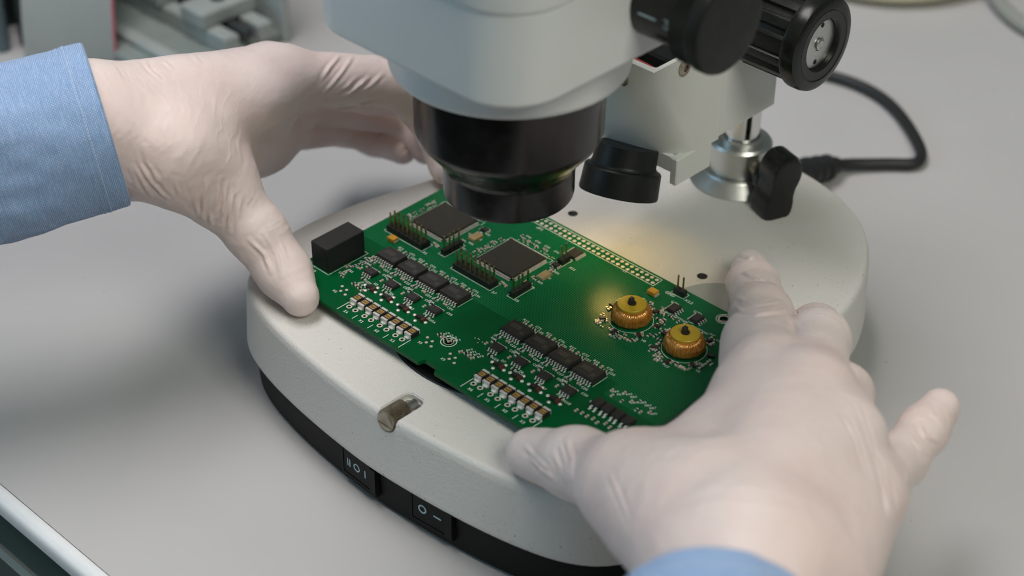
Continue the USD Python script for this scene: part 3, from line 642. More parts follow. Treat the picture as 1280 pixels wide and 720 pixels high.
# pin headers
def header(x, y, nx, ny, rot=0.0, hgt=8.3):
    b = []
    for i in range(nx):
        for j in range(ny):
            px, py = (i - (nx - 1) / 2) * 2.54, (j - (ny - 1) / 2) * 2.54
            b.append(box(px - 1.262, px + 1.262, py - 1.262, py + 1.262, .05, 2.5, .3))
    b.append(box(-nx * 1.27 + .1, nx * 1.27 - .1, -ny * 1.27 + .1, ny * 1.27 - .1, .03, 2.2))
    h_ = obj('pin_header', moved(cat(b), x, y, rot), 'pinplastic', pcb, smooth=False)
    for i in range(nx):
        for j in range(ny):
            px, py = (i - (nx - 1) / 2) * 2.54, (j - (ny - 1) / 2) * 2.54
            t = box(-.34, .34, -.34, .34, 2.0, hgt, .14)
            tl = trimesh.transformations.rotation_matrix(rng.uniform(-.03, .03), [rng.random(), rng.random(), 0.01]); t.apply_transform(tl)
            obj('pin', moved(moved(t, px, py), x, y, rot), 'gold', h_, smooth=False)
    w, l = nx * 1.27 + .55, ny * 1.27 + .55
    c, s = math.cos(rot), math.sin(rot)
    path([(x + c * u - s * v, y + s * u + c * v) for u, v in ((-w, -l), (w, -l), (w, l), (-w, l))], .16, True)
header(16.6, 52.6, 8, 2); header(54.3, 52.6, 8, 2)
header(34.9, 58.8, 4, 1, H2); header(73.7, 57.4, 4, 1, H2)
header(71.9, 83.6, 2, 1, H2); header(117.8, 99.0, 2, 1)
label('GND', 113.0, 95.6, 1.5); label('X12', 121.6, 96.8, 1.4); label('JP1', 47.6, 93.5, 1.3); label('X6', 28.0, 49.2, 1.2); label('X7', 66.0, 49.2, 1.2); label('X8', 75.6, 51.6, 1.2); label('X11', 76.0, 82.0, 1.1); label('X9', 92.0, 95.0, 1.1)
# relay
path([(2.6, 13.2), (13.6, 13.2), (13.6, 33.9), (2.6, 33.9)], .16, True)
obj('relay', cat([box(3.3, 12.8, 13.9, 33.1, .5, 10.8, .25), box(3.6, 12.5, 14.2, 32.8, 0.02, .6)]), 'relay', pcb, smooth=False, label='tall black box shaped relay')
label('K1', 6.0, 10.2, 1.5); label('K1', 14.6, 30.5, 1.2)
path([(1.6, 2.2), (6.4, 2.2), (6.4, 7.8)], .2)
# toroids
def toroid(x, y):
    prof = [(3.2, .5), (5.2, .2), (6.9, .7), (7.55, 2.0), (7.5, 3.3), (7.1, 4.6), (6.4, 5.7), (5.4, 6.4), (4.2, 6.6), (3.0, 6.2)]
    from scipy.interpolate import CubicSpline as CS
    pp = np.array(prof); s = np.r_[0, np.cumsum(np.linalg.norm(np.diff(pp, axis=0), axis=1))]; pp = CS(s, pp)(np.linspace(0, s[-1], 22))
    N_ = 52 * 5; rings_ = []
    jit = [rng.uniform(-.35, .35) for _ in range(52)]; hj = [rng.uniform(-.12, .16) for _ in range(52)]
    for r, h in pp:
        pts = []
        for i in range(N_):
            w = i // 5; f = (i % 5) / 5; a = 2 * np.pi * (i + jit[w] * 2.0 * math.sin(h * .6 + w)) / N_
            rr = r + (.30 * math.sin(math.pi * f) - .1 + hj[w]) * (1 if r > 3.4 else .3)
            pts.append((x + rr * math.cos(a), y + rr * math.sin(a), h))
        rings_.append(np.array(pts))
    t = obj('toroid_inductor', loft(rings_), 'copper', pcb, smooth=50)
    obj('washer', lathe([(0, 6.3), (5.3, 6.3), (5.45, 6.6), (5.45, 7.3), (5.25, 7.5), (0, 7.5)], (x, y, 0), n=48), 'yellow', t)
    nb = [box(x - .9, x + .9, y - 1.4, y + .6, 7.4, 10.4, .35), box(x - 1.5, x + .5, y - 1.0, y + 1.0, 7.45, 8.8, .4), lathe([(0, 7.4), (1.7, 7.4), (1.6, 8.0), (1.0, 8.3), (0, 8.3)], (x, y, 0), n=14)]
    obj('tie_post', cat(nb), 'pinplastic', t)
    silk.append(annulus(x, y, 8.45, 8.28, n=16))
    for k in range(64):
        a = rng.uniform(0, 2 * np.pi); r = rng.uniform(9.4, 13.2)
        px, py = x + r * math.cos(a), y + r * math.sin(a)
        o = 115.4 if x > 120 else 141.0
        if (px - o) ** 2 + (py - 73.5) ** 2 < 9.3 ** 2: continue
        passive(px, py, rng.choice((0, H2)), rng.uniform(.75, 1.15), rng.choice((0, 0, 1, 2)))
    for k in range(7):
        a = k * .9 + .3; px, py = x + 10.6 * math.cos(a), y + 10.6 * math.sin(a)
        o = 115.4 if x > 120 else 141.0
        if (px - o) ** 2 + (py - 73.5) ** 2 < 9.6 ** 2: continue
        obj('transistor', moved(chipbody(2.6, 1.6, .1, 1.1), px, py, a), 'darkres', pcb, smooth=False)
        label(f'V{k + 2}', x + 13.0 * math.cos(a), y + 13.0 * math.sin(a), 1.1)
toroid(115.4, 73.5); toroid(141.0, 73.5)
microchip(123.0, 89.2, s8b, s8p, rot=H2); microchip(133.2, 90.4, s8b, s8p, rot=H2)
label('U71', 118.6, 92.4, 1.3); label('U72', 128.6, 93.6, 1.3)
for k in range(10): passive(117.5 + 2.3 * k + rng.uniform(-.4, .4), 84.6 + rng.uniform(-1.3, 1.8), rng.choice((0, H2)), .9, rng.choice((0, 1))); label(f'C{60 + k}', 118.2 + 2.6 * k, 86.5 + rng.uniform(-1, 1), .9)
# test pads and short printed rows by the middle mounting hole and by the relay
for bx, by in ((69.5, 12.5), (82.5, 11.5), (23.0, 12.0)):
    for i in range(4):
        dot(bx + 1.5 * i + (i % 2) * .4, by - 2.2 * (i % 2) - .7 * i * .3, .62)
        passive(bx + 2.0 + 1.9 * i, by + 3.6 + rng.uniform(-.4, .6), 1.1, .95, rng.choice((0, 1))); label(f'R{70 + i}', bx + 3.2 + 1.9 * i, by + 5.2, .95, 1.1)
    label('X5', bx - .6, by - 4.6, 1.1)
for k in range(5): dot(82.2 + .9 * k + rng.uniform(-.2, .2), 24.4 + rng.uniform(-1.4, 1.4), .24)
for k in range(14): passive(14.5 + rng.uniform(0, 4), 16 + 1.35 * k, rng.choice((0, H2)), .85, rng.choice((0, 1, 1)))
for k in range(5): label(f'C{10 + k}', 15.0 + rng.uniform(0, 2), 17.0 + 3.6 * k, 1.0)
for k in range(16): passive(4 + rng.uniform(0, 26), 84.5 + rng.uniform(-1.2, 5.5), rng.choice((0, H2)), .9, rng.choice((0, 0, 1)))
label('V 1.0', 147.0, 10.5, 1.4)
obj('silkscreen_print', cat(silk), 'silk', pcb, smooth=False)
obj('solder_pads', cat(pads), 'pad', pcb, smooth=False, kind='stuff')
obj('chip_terminals', cat(ends), 'tin', pcb, smooth=False, kind='stuff')
obj('chip_capacitors', cat(tans), 'ceramic', pcb, smooth=False, kind='stuff')
obj('chip_resistors', cat(darks), 'darkres', pcb, smooth=False, kind='stuff')
obj('chip_inductors', cat(browns), 'brown', pcb, smooth=False, kind='stuff')

# ------------------------------------------------------------------ the person: two gloved hands and sleeve ends
def seg(p,a,b,ra,rb):
    a=np.asarray(a,float);b=np.asarray(b,float);ab=b-a
    t=np.clip((p-a)@ab/max(ab@ab,1e-9),0,1)
    return np.linalg.norm(p-a-t[:,None]*ab,axis=1)-(ra+(rb-ra)*t)
def smin(a,b,k):
    h=np.maximum(k-np.abs(a-b),0)/k
    return np.minimum(a,b)-h*h*k*.25
def chain(p,pts,k=3.0):
    d=None
    for (a,ra),(b,rb) in zip(pts[:-1],pts[1:]):
        s=seg(p,a,b,ra,rb); d=s if d is None else smin(d,s,k)
    return d
def polydist(p,pts):
    d=np.full(len(p),1e9)
    for a,b in zip(pts[:-1],pts[1:]): d=np.minimum(d,seg(p,a,b,0,0))
    return d
def surface_nets(D,lo,h):
    s=D<0; nx,ny,nz=D.shape
    c=np.zeros((nx-1,ny-1,nz-1),np.uint8)
    for i in (0,1):
        for j in (0,1):
            for k in (0,1): c+=s[i:nx-1+i,j:ny-1+j,k:nz-1+k]
    act=(c>0)&(c<8); idx=np.full(c.shape,-1,np.int64); cells=np.argwhere(act); idx[act]=np.arange(len(cells))
    acc=np.zeros((len(cells),3)); n=np.zeros(len(cells))
    corners=[(i,j,k) for i in (0,1) for j in (0,1) for k in (0,1)]
    vals={cn:D[cells[:,0]+cn[0],cells[:,1]+cn[1],cells[:,2]+cn[2]] for cn in corners}
    for a in corners:
        for ax in range(3):
            if a[ax]==0:
                b=list(a);b[ax]=1;b=tuple(b); va,vb=vals[a],vals[b]; m=(va<0)!=(vb<0)
                t=np.where(m,va/np.where(m,va-vb,1),0); pt=np.tile(np.array(a,float),(len(cells),1)); pt[:,ax]=t
                acc[m]+=pt[m]; n[m]+=1
    V=(cells+acc/n[:,None])*h+lo
    F=[]
    for ax in range(3):
        o=[(1,2),(2,0),(0,1)][ax]
        sl=[slice(None)]*3; sl2=[slice(None)]*3
        sl[ax]=slice(0,-1); sl2[ax]=slice(1,None)
        ch=s[tuple(sl)]!=s[tuple(sl2)]; e=np.argwhere(ch)
        ok=(e[:,o[0]]>0)&(e[:,o[1]]>0)&(e[:,o[0]]<D.shape[o[0]]-1)&(e[:,o[1]]<D.shape[o[1]]-1); e=e[ok]
        inside=s[e[:,0],e[:,1],e[:,2]]
        q=[]
        for du,dv in ((0,0),(1,0),(1,1),(0,1)):
            c2=e.copy(); c2[:,o[0]]-=du; c2[:,o[1]]-=dv; q.append(idx[c2[:,0],c2[:,1],c2[:,2]])
        q=np.stack(q,1); q[~inside]=q[~inside][:,::-1]
        F+=[q[:,[0,1,2]],q[:,[0,2,3]]]
    return trimesh.Trimesh(V,np.vstack(F),process=False)
def sdf_mesh(fn,lo,hi,h):
    lo=np.array(lo,float); hi=np.array(hi,float); H=4*h
    nc=np.ceil((hi-lo)/H).astype(int)+1
    g=np.stack(np.meshgrid(*[lo[i]+H*np.arange(nc[i]) for i in range(3)],indexing='ij'),-1).reshape(-1,3)
    C=fn(g).reshape(nc)
    D=np.repeat(np.repeat(np.repeat(C,4,0),4,1),4,2).astype(np.float32)
    act=np.abs(D)<H*2.2; ii=np.argwhere(act)
    D[act]=fn(lo+ii*h)
    return surface_nets(D,lo,h)
LEFT = {"fingers":[[[[-39.0,37.1,56.0],11.5],[[-24.7,84.6,42.0],9.8],[[-19.0,101.0,18.0],8.6],[[-7.5,97.0,3.0],7.2]],[[[-55.6,46.0,46.8],11.5],[[-56.1,100.2,19.4],10],[[-47.8,127.5,4.7],8.5],[[-38.2,128.7,-12.2],7.2]],[[[-65.3,54.3,30.1],11.5],[[-74.5,107.8,0.2],9.2],[[-67.2,129.7,-12.3],7.8],[[-51.9,126.8,-19.7],6.8]],[[[-66.7,55.4,15.3],11],[[-86.5,108.1,-15.5],8.0],[[-79.3,120.6,-23.6],7.2],[[-62.9,122.8,-23.5],6.2]]],"thumb":[[[-30.0,-22.9,52.0],15],[[-22.7,-9.5,36.0],12.5],[[-6.1,-3.9,18.0],10.6],[[6.8,-2.7,6.0],9.5],[[18.9,-5.4,1.5],7.4]],"palm":[[[[-49.8,-42.9,62.0],19],[[-39.0,37.1,56.0],13.5]],[[[-49.8,-42.9,62.0],19],[[-55.6,46.0,46.8],13.5]],[[[-49.8,-42.9,62.0],19],[[-65.3,54.3,30.1],13]],[[[-58.4,-31.3,43.5],17],[[-66.7,55.4,15.3],13]],[[[-49.8,-42.9,62.0],22],[[-30.0,-22.9,52.0],17]],[[[-30.0,-22.9,52.0],16],[[-22.7,-9.5,36.0],13]],[[[-29.6,-18.4,52.0],14],[[-41.9,29.7,50.0],11]],[[[-52.2,-57.0,63.2],19],[[-49.8,-42.9,62.0],19]],[[[-52.5,-56.8,54.9],17],[[-53.2,-36.3,47.1],17.5]],[[[-32.8,-0.8,36.0],11],[[-57.5,42.0,22.1],12]],[[[-63.7,44.6,13.4],11],[[-61.9,4.6,22.9],13]],[[[-32.2,24.2,56.0],11],[[-60.0,40.2,17.6],11]]],"wrinkles":[[[-29.6,67.7,57.9],[-26.9,63.5,58.1],[-25.4,60.3,57.5],[-24.4,57.5,56.6],[-23.8,53.7,55.0],[-23.6,50.2,53.1],[-23.9,47.1,50.9]],[[-31.1,62.4,59.7],[-28.9,58.7,60.0],[-27.6,55.7,59.8],[-26.6,52.9,59.3],[-25.8,51.2,58.8],[-25.2,49.5,58.1],[-24.6,47.8,57.4]],[[-21.9,61.8,53.1],[-21.8,60.0,52.4],[-21.8,58.3,51.6],[-22.0,56.7,50.7],[-22.2,55.8,50.3],[-22.5,54.8,49.9],[-22.7,53.9,49.4]],[[-20.4,67.2,51.5],[-20.5,64.4,50.7],[-20.8,61.7,49.7],[-21.3,59.3,48.6],[-21.8,57.5,48.1],[-22.4,55.8,47.6],[-23.1,54.1,47.0]],[[-19.7,74.6,51.1],[-19.3,71.9,50.4],[-19.3,69.3,49.5],[-19.4,67.0,48.4],[-19.8,65.0,48.1],[-20.2,63.2,47.7],[-20.8,61.3,47.2]],[[-21.4,26.5,48.9],[-24.7,34.4,45.5],[-48.8,59.2,26.7],[-56.4,71.1,20.1],[-58.9,79.0,16.8],[-48.6,76.3,22.9],[-47.4,81.1,22.4],[-22.6,65.4,39.6],[-20.5,69.0,40.0],[-18.7,72.9,40.2]],[[-33.2,28.7,28.6],[-35.4,35.2,27.3],[-40.9,44.4,23.6],[-48.3,55.2,18.5],[-61.0,71.3,9.0],[-63.2,79.1,7.5],[-61.2,83.5,9.2]],[[-24.7,-46.3,70.3],[-23.6,-47.0,66.2],[-23.0,-47.4,61.7],[-23.0,-47.4,56.8],[-23.1,-46.9,54.7],[-23.3,-46.4,52.6],[-23.6,-45.8,50.4]],[[-23.4,-43.4,68.5],[-22.5,-43.8,65.8],[-21.9,-44.1,62.9],[-21.5,-44.3,59.8],[-20.9,-43.8,56.8],[-20.6,-43.2,53.6],[-20.5,-42.4,50.3],[-20.3,-41.7,48.3],[-20.2,-40.8,46.2],[-20.5,-39.7,43.9]],[[-23.2,-41.7,68.9],[-22.2,-42.3,66.2],[-21.5,-42.8,63.3],[-20.9,-43.2,60.2],[-20.0,-42.5,57.5],[-19.2,-41.7,54.7],[-18.5,-40.9,51.8],[-17.8,-39.9,50.0],[-17.3,-38.9,48.1],[-16.9,-37.8,46.0],[-16.7,-37.0,45.0],[-16.5,-36.2,43.9],[-16.4,-35.4,42.7]],[[-21.8,-39.9,67.1],[-20.8,-40.5,64.4],[-20.0,-41.0,61.5],[-19.4,-41.4,58.4],[-18.4,-40.8,55.7],[-17.7,-40.1,52.8],[-17.2,-39.2,49.6],[-16.9,-38.5,48.1],[-16.7,-37.7,46.5],[-16.6,-36.8,44.7]],[[-20.5,-39.0,65.3],[-19.8,-39.5,63.4],[-19.2,-40.0,61.4],[-18.8,-40.4,59.3],[-17.8,-39.9,56.9],[-17.1,-39.4,54.4],[-16.5,-38.8,51.8]],[[-17.9,-37.8,61.9],[-17.5,-38.4,60.2],[-17.2,-38.8,58.3],[-17.1,-39.2,56.4],[-16.7,-39.0,55.0],[-16.3,-38.7,53.4],[-16.1,-38.4,51.8]],[[-19.1,-38.5,63.3],[-18.6,-39.0,61.5],[-18.2,-39.4,59.7],[-17.9,-39.8,57.7]],[[-25.8,-47.2,72.4],[-24.8,-48.0,69.4],[-24.0,-48.6,66.1],[-23.6,-48.9,62.5],[-23.6,-48.9,59.2],[-23.9,-48.8,55.7],[-24.7,-48.3,51.7]],[[-22.2,-41.7,66.7],[-21.5,-42.1,64.3],[-20.9,-42.4,61.8],[-20.4,-42.7,59.2],[-19.9,-42.3,57.3],[-19.4,-41.9,55.3],[-18.9,-41.4,53.2]],[[-23.5,-45.4,67.7],[-22.9,-45.8,64.6],[-22.4,-46.0,61.3],[-22.3,-46.0,57.8],[-22.2,-45.5,54.9],[-22.2,-44.8,51.9],[-22.6,-43.9,48.6]],[[-10.0,-28.3,48.6],[-10.3,-28.2,46.4],[-10.8,-28.0,44.0],[-11.5,-27.7,41.5],[-12.1,-27.2,39.4],[-12.9,-26.6,37.1],[-13.8,-25.9,34.7]],[[-10.6,-29.7,48.3],[-11.0,-29.6,46.3],[-11.4,-29.3,44.1],[-12.1,-29.0,41.8],[-12.8,-28.2,39.3],[-13.6,-27.2,36.6],[-14.8,-26.1,33.6]],[[-9.4,-26.5,49.5],[-9.8,-26.7,46.2],[-10.6,-26.6,42.6],[-11.9,-26.2,38.6],[-12.7,-25.5,36.0],[-13.7,-24.7,33.3],[-14.9,-23.7,30.4]],[[-8.9,-24.6,50.2],[-9.1,-25.0,47.6],[-9.5,-25.3,44.7],[-10.3,-25.3,41.6]],[[-8.5,-22.1,49.3],[-8.8,-23.0,45.8],[-9.5,-23.6,41.9],[-10.8,-23.8,37.6],[-11.8,-23.6,35.0],[-13.0,-23.3,32.1],[-14.7,-22.6,28.9]],[[-8.3,-20.3,50.0],[-8.3,-21.2,47.6],[-8.6,-21.9,45.1],[-9.1,-22.5,42.3]],[[-8.0,-17.0,47.3],[-7.9,-17.6,45.3],[-7.9,-18.1,43.3],[-8.0,-18.5,41.1],[-8.3,-19.1,38.8],[-8.8,-19.7,36.3],[-9.6,-20.1,33.6]],[[-8.0,-15.7,47.4],[-7.7,-16.8,44.4],[-7.7,-17.6,41.2],[-8.0,-18.3,37.7]],[[-6.8,-12.9,40.4],[-6.4,-14.0,37.7],[-6.3,-14.9,34.8],[-6.4,-15.7,31.6],[-6.5,-16.0,29.3],[-6.6,-16.3,26.9],[-6.7,-16.5,24.4]],[[-5.6,-10.5,37.4],[-5.1,-11.7,34.6],[-4.7,-12.8,31.8],[-4.3,-13.8,28.9],[-4.1,-14.4,27.0],[-4.0,-15.0,25.1],[-4.0,-15.5,23.1]],[[-10.8,-21.1,32.5],[-11.6,-20.8,29.6],[-12.8,-20.2,26.4]],[[-11.3,-32.0,51.7],[-11.4,-31.8,50.0],[-11.5,-31.5,48.3],[-11.8,-31.2,46.4],[-12.0,-30.8,44.7],[-12.3,-30.2,42.9],[-12.8,-29.6,41.1]],[[-12.3,-33.7,52.7],[-12.2,-33.5,51.1],[-12.3,-33.3,49.4],[-12.5,-33.0,47.6],[-12.6,-32.5,46.2],[-12.8,-32.0,44.7],[-13.0,-31.4,43.2]],[[-13.4,-35.2,53.6],[-13.2,-35.1,52.0],[-13.1,-34.8,50.4],[-13.2,-34.5,48.6]],[[-7.5,-15.0,43.8],[-7.4,-15.6,41.4],[-7.3,-16.2,38.9],[-7.3,-16.7,36.3],[-7.5,-17.3,34.1],[-7.9,-17.7,31.8],[-8.5,-18.0,29.3]],[[3.1,-7.7,24.9],[5.1,-7.5,22.3],[6.9,-7.2,19.7],[9.1,-7.2,17.3],[10.8,-8.0,15.3],[12.6,-8.9,13.3],[14.3,-9.7,11.3]],[[0.7,-12.9,22.6],[2.5,-12.2,20.9],[4.2,-11.4,19.2],[5.9,-10.7,17.5],[7.2,-10.9,15.6],[8.6,-11.2,13.8],[10.1,-11.6,12.0]],[[6.8,-3.4,20.9],[8.8,-4.0,18.6],[11.2,-4.8,16.5],[13.5,-5.7,14.4]],[[-54.0,-13.1,78.5],[-50.2,-15.1,79.6],[-47.6,-16.3,79.9],[-45.4,-17.1,80.0],[-42.9,-17.4,79.6],[-40.8,-17.3,78.9],[-38.9,-17.2,78.2]],[[-47.7,-27.7,84.4],[-45.1,-28.6,84.4],[-43.0,-29.2,84.2],[-41.1,-29.7,83.8],[-39.7,-29.4,83.2],[-38.4,-29.1,82.5],[-37.1,-28.7,81.7]],[[-48.7,-8.0,77.9],[-46.3,-8.6,77.9],[-44.2,-9.0,77.7],[-42.5,-9.1,77.4]],[[-50.8,6.2,74.4],[-46.7,4.4,75.3],[-43.9,3.5,75.4],[-41.6,2.9,75.1]]]}
RIGHT = {"fingers":[[[[195.4,51.5,30.0],12.2],[[161.0,91.3,16.0],10.8],[[139.8,114.6,7.0],9.4],[[126.8,130.2,1.0],7.2]],[[[214.0,46.4,36.0],11.5],[[189.4,85.1,24.0],10.5],[[175.0,106.0,9.0],9],[[168.0,107.0,3.0],7.8]],[[[232.8,37.1,34.0],11],[[210.2,70.6,20.0],10],[[191.6,95.7,-6.0],8.6],[[182.6,104.5,-18.0],7.8]],[[[248.6,26.6,26.0],11],[[240.0,62.8,14.0],8.6],[[237.1,80.3,14.0],7.8],[[235.7,91.9,16.0],6.7]]],"thumb":[[[223.4,-22.1,34.0],19],[[195.2,-19.0,26.0],13.8],[[165.3,-11.2,12.0],11.2],[[143.8,-9.8,2.6],8.8]],"palm":[[[[248.4,-31.6,38.0],21],[[195.4,51.5,30.0],13.5]],[[[248.4,-31.6,38.0],21],[[214.0,46.4,36.0],13.5]],[[[248.4,-31.6,38.0],21],[[232.8,37.1,34.0],13]],[[[262.2,-21.2,34.0],19],[[248.6,26.6,26.0],13]],[[[248.4,-31.6,38.0],23],[[223.4,-22.1,34.0],19]],[[[223.4,-22.1,34.0],18],[[195.2,-19.0,26.0],12.5]],[[[210.6,-19.1,28.0],14],[[194.7,40.1,26.0],12]],[[[193.9,-18.1,24.0],12],[[199.9,23.3,20.0],11.2]],[[[193.3,42.1,24.0],11],[[169.5,72.6,18.0],10]],[[[268.0,-58.0,38.0],21],[[248.4,-31.6,38.0],21]],[[[237.0,-40.0,36.0],17],[[211.5,-27.8,30.0],16]]],"wrinkles":[[[145.8,-16.1,11.4],[149.2,-17.5,12.2],[152.7,-19.1,13.1],[156.5,-20.9,14.3],[159.9,-22.3,15.3],[162.9,-23.3,15.9],[165.7,-24.0,16.2]],[[151.3,-19.2,11.1],[154.4,-20.5,12.0],[157.7,-21.9,13.0],[160.5,-22.9,13.6],[163.1,-23.7,14.3],[165.5,-24.2,14.8],[167.7,-24.6,15.0]],[[162.1,-20.3,20.7],[164.4,-21.5,20.7],[166.6,-22.6,20.5],[168.7,-23.6,20.1],[170.0,-24.5,19.1],[171.1,-25.1,17.8],[171.9,-25.4,16.2]],[[163.3,-15.7,24.4],[166.7,-18.1,24.9],[170.1,-20.6,25.4],[174.2,-23.9,26.9],[176.8,-26.9,26.6],[178.7,-29.2,25.4],[179.1,-29.8,22.1]],[[162.5,-17.1,23.4],[165.6,-19.3,23.5],[168.4,-21.4,23.3],[171.3,-23.5,23.3],[173.0,-25.4,22.0],[174.1,-26.5,19.8],[173.9,-26.1,15.8]],[[225.9,-43.3,54.7],[231.2,-42.0,58.9],[235.9,-39.8,62.0],[239.9,-36.9,64.2],[244.9,-35.1,65.7],[249.3,-32.4,66.1],[253.0,-28.9,65.6],[257.2,-25.7,64.1],[260.8,-21.6,61.6],[263.8,-16.3,57.9]],[[226.5,-47.4,52.6],[233.4,-46.8,57.8],[239.2,-44.9,61.4],[244.2,-42.2,63.9],[250.8,-39.0,65.3],[256.4,-34.4,65.1],[260.9,-28.2,63.2]],[[239.1,-49.2,59.0],[243.9,-47.3,61.6],[248.2,-44.8,63.4],[252.1,-41.7,64.6],[256.9,-38.6,64.5],[261.2,-34.6,63.4],[264.9,-29.6,61.4]],[[197.0,-33.9,42.3],[200.5,-36.4,42.9],[203.7,-38.6,43.2],[206.8,-40.7,43.3],[209.5,-42.6,43.2],[212.2,-44.5,43.0],[214.8,-46.3,42.8]],[[239.1,73.2,22.1],[240.5,72.1,21.9],[241.9,71.0,21.7],[243.2,70.0,21.4],[244.1,71.4,20.3],[244.9,73.1,19.0],[245.6,75.0,17.4]],[[241.4,64.9,23.4],[243.1,63.9,23.3],[244.6,63.3,22.9],[245.9,63.0,22.2],[246.9,64.0,21.0],[247.6,65.5,19.4],[248.0,67.5,17.3]],[[250.8,39.0,36.5],[252.3,39.3,35.1],[253.4,40.3,33.0],[253.6,43.0,29.2],[255.8,40.4,29.5],[257.3,39.3,28.4]],[[253.7,30.5,40.3],[255.5,29.4,39.5],[257.3,28.5,38.4],[258.9,27.8,37.2],[260.7,25.9,35.9],[262.4,24.4,34.1],[263.7,23.7,31.7]],[[250.8,29.0,42.6],[253.8,26.0,42.0],[256.5,23.3,41.2],[259.1,20.9,40.1],[261.6,17.9,39.4],[264.0,15.2,38.5],[266.2,12.8,37.2]],[[235.5,83.3,22.6],[237.1,81.7,22.8],[238.6,80.5,22.7],[239.9,79.4,22.4],[241.1,79.9,21.8],[242.2,80.7,21.1],[243.2,81.7,20.2]],[[237.5,28.8,50.6],[240.2,27.5,49.9],[242.8,26.4,48.9],[245.3,25.5,47.8],[248.3,22.7,47.1],[251.3,20.0,46.4],[254.3,17.2,45.8]],[[234.6,39.2,49.2],[238.1,36.5,48.5],[241.2,34.6,47.3],[244.1,33.0,45.7],[246.5,31.2,44.5],[249.1,29.1,43.7],[251.8,26.8,43.0]],[[141.0,106.3,18.0],[144.8,103.6,20.0],[148.3,101.2,21.7],[151.6,99.0,23.3],[153.5,99.1,24.0],[155.0,99.9,24.1],[155.6,101.8,23.2]],[[152.8,85.9,22.7],[157.6,83.3,25.6],[163.0,79.8,29.2],[167.2,77.7,31.5],[169.2,80.2,31.7],[170.0,84.3,30.4],[169.3,90.8,27.2]],[[156.0,81.0,22.3],[164.6,73.3,29.9],[168.7,71.7,32.0],[172.4,70.7,33.7],[175.1,73.2,34.2],[176.4,77.6,33.1],[174.9,86.4,28.2]],[[179.0,80.5,31.0],[181.9,78.9,31.3],[185.6,76.0,32.9],[190.9,70.4,36.7],[195.9,67.6,39.9],[199.3,67.1,41.1],[201.9,68.2,41.0]],[[124.0,126.9,7.6],[127.7,124.0,10.2],[130.9,121.7,12.3],[135.7,117.1,16.3],[135.7,119.2,15.5],[133.3,124.7,12.1],[132.2,128.4,10.1]]]}

def glove_mesh(H, step):
    A = lambda q: np.array(q, float)
    wr = [np.array(w) for w in H['wrinkles']]
    def sdf(p):
        d = None
        for (a, ra), (b, rb) in H['palm']:
            s_ = seg(p, a, b, ra, rb); d = s_ if d is None else smin(d, s_, 10)
        f = None
        for ch in H['fingers']:
            c = chain(p, [(A(q), r) for q, r in ch], 4); f = c if f is None else smin(f, c, .8)
        d = smin(d, f, 7)
        return smin(d, chain(p, [(A(q), r) for q, r in H['thumb']], 6), 11)
    pts = np.array([q for ch in H['fingers'] + [H['thumb']] for q, r in ch] + [q for s_ in H['palm'] for q, r in s_])
    m = sdf_mesh(sdf, pts.min(0) - 32, pts.max(0) + 32, step)
    m.merge_vertices(); trimesh.smoothing.filter_taubin(m, lamb=.5, nu=.52, iterations=8)
    v = np.array(m.vertices); nrm = np.array(m.vertex_normals)
    h = (meshkit.fbm(v / 17.0, 3, 5) - .5) * 1.1 + (meshkit.fbm(v / 5.0, 2, 9) - .5) * .22
    def folds(c, t, reach, sl, sp, amp, seed):
        """fine transverse creases of loose latex round a joint"""
        k = np.linalg.norm(v - c, axis=1) < reach * 2
        x_, y_, t_ = frame_to(t); r = v[k] - c
        wob = meshkit.noise(r / 6.0 + 3.1 * seed, seed) * 1.6
        n_ = meshkit.noise(np.stack([(r @ t_) / sl + wob, (r @ x_) / sp + seed, (r @ y_) / sp], 1), seed)
        m_ = meshkit.noise(r / 8.0 + seed, seed + 40)
        h[k] += amp * ((1 - np.abs(2 * n_ - 1)) ** 7 - .12) * np.exp(-(np.linalg.norm(r, axis=1) / reach) ** 2) * np.clip(2.6 * m_ - .6, 0, 1.3)
    for f_ in H['fingers'] + [H['thumb']]:
        P_ = [A(q) for q, r in f_]
        for i in range(1, len(P_) - 1): folds(P_[i], P_[i + 1] - P_[i - 1], 13, 2.4, 15, .30, i + int(abs(P_[i][0])))
        folds(P_[-1], P_[-1] - P_[-2], 9, 2.2, 10, .25, 77)
        folds(P_[0], P_[1] - P_[0], 15, 3.4, 20, .30, 5)
    T_ = [A(q) for q, r in H['thumb']]
    folds(T_[0] * .5 + T_[1] * .5, T_[1] - T_[0], 26, 3.2, 30, .34, 11)
    W_ = A(H['palm'][0][0][0]); D_ = A(H['fingers'][1][0][0]) - W_
    folds(W_, D_, 28, 2.9, 30, .38, 21)
    folds(W_ + D_ * .5, np.cross(D_, [0, 0, 1.0]), 40, 9.0, 60, .06, 31)
    for i, w in enumerate(wr):
        lo, hi = w.min(0) - 5, w.max(0) + 5
        k = np.all((v > lo) & (v < hi), 1)
        if not k.any(): continue
        d = polydist(v[k], w); e = np.minimum(np.linalg.norm(v[k] - w[0], axis=1), np.linalg.norm(v[k] - w[-1], axis=1))
        fade = np.clip(e / 4.0, .15, 1)
        h[k] += fade * (.55, .78, .42, .92)[i % 4] * (np.exp(-(d / .62) ** 2) - .42 * np.exp(-((d - 1.5) / .8) ** 2))
    m.vertices = v + nrm * h[:, None]
    return m
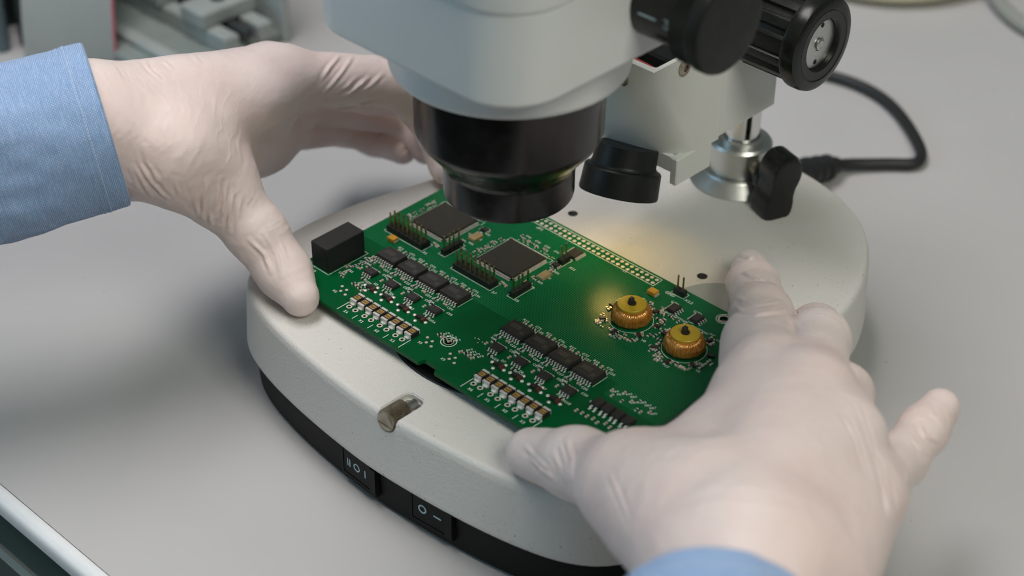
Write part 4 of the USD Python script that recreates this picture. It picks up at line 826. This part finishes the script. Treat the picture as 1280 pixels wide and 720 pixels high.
def sleeve(c0, c1, r0, r1, seed, squash=1.0, roll=0.0, hem=9.5):
    """A cloth tube from its open cuff at c0 towards c1: outside, rim and inside, with a doubled hem."""
    c0, c1 = np.array(c0, float), np.array(c1, float); L = np.linalg.norm(c1 - c0); d = (c1 - c0) / L
    x, y, _ = frame_to(d); N_ = 160; a = np.linspace(0, 2 * np.pi, N_ + 1)
    st = np.r_[0, .6, 1.4, np.linspace(2.4, hem - 1.2, 8), hem - .5, hem, hem + .5, np.linspace(hem + 3, L, 60)]
    V, UV = [], []
    def ring(s, off):
        t = s / L; r = r0 + (r1 - r0) * t + off
        q = np.stack([np.cos(a + roll), np.sin(a + roll)], 1)
        P = c0 + d * s + (q[:, :1] * x + q[:, 1:] * y * squash) * r
        w = (meshkit.fbm(P / 21.0, 3, seed) - .5) * (1.2 + 8.0 * min(1, max(0, s - hem) / 40)) + (meshkit.fbm(P / 9.0, 2, seed + 3) - .5) * .9
        return P + (q[:, :1] * x + q[:, 1:] * y) * w[:, None]
    prof = [(s, -1.5) for s in (40, 20, 6, 1.5)] + [(.3, -1.2), (-.15, -.75), (0, -.3)] + [(s, (0.0 if s > 1 else -.1) + (-.55 * min(1, abs(s - hem) / .9) if s > hem else (-.38 if abs(s - hem + .5) < .01 else 0))) for s in st[1:]]
    for k, (s, off) in enumerate(prof):
        P = ring(s, off); V.append(P); UV.append(np.c_[a * r0, np.full(N_ + 1, s + (0 if k > 6 else -60))])
    M_ = N_ + 1; F = []
    for i in range(len(prof) - 1):
        for j in range(N_):
            F += [(i * M_ + j, i * M_ + j + 1, (i + 1) * M_ + j + 1), (i * M_ + j, (i + 1) * M_ + j + 1, (i + 1) * M_ + j)]
    st_ = []
    P = ring(hem - 2.2, .08)
    for j in range(0, N_, 1):
        p, q = P[j], P[j + 1]; st_.append(tube([p + (q - p) * .12, p + (q - p) * .5 + (p - (c0 + d * (hem - 2.2))) * .004, p + (q - p) * .80], .17, 5))
    m = trimesh.Trimesh(np.vstack(V), F, process=False)
    out = m.vertex_normals[len(prof) // 2 * M_ + 5] @ (m.vertices[len(prof) // 2 * M_ + 5] - (c0 + d * 40))
    if out < 0: m.invert()
    return m, np.vstack(UV), cat(st_)
pn = thing('person', 'person in light blue shirt and white latex gloves holding both ends of the circuit board', 'person', (100, -60, -54))
obj('gloved_hand', glove_mesh(LEFT, .70), 'glove', pn, smooth=True, label='left hand in a white latex glove, thumb pointing down on the front corner of the board')
obj('gloved_hand', glove_mesh(RIGHT, .74), 'glove', pn, smooth=True, label='right hand in a white latex glove with the little finger spread')
for c0, c1, r0, r1, seed, sq, lab in (((-43.5, -39.5, 65.0), (-108, -170, 47), 30.5, 37, 3, 1.0, 'left sleeve end of pale blue cloth'), ((260, -62.5, 43.5), (347, -172, 46), 29.5, 38, 8, 1.0, 'right sleeve end of pale blue cloth')):
    m, uv, sts = sleeve(c0, c1, r0, r1, seed, sq)
    p = obj('shirt_sleeve', m, 'cloth', pn, uv=uv, label=lab)
    obj('stitching', sts, 'stitch', p, kind='stuff')
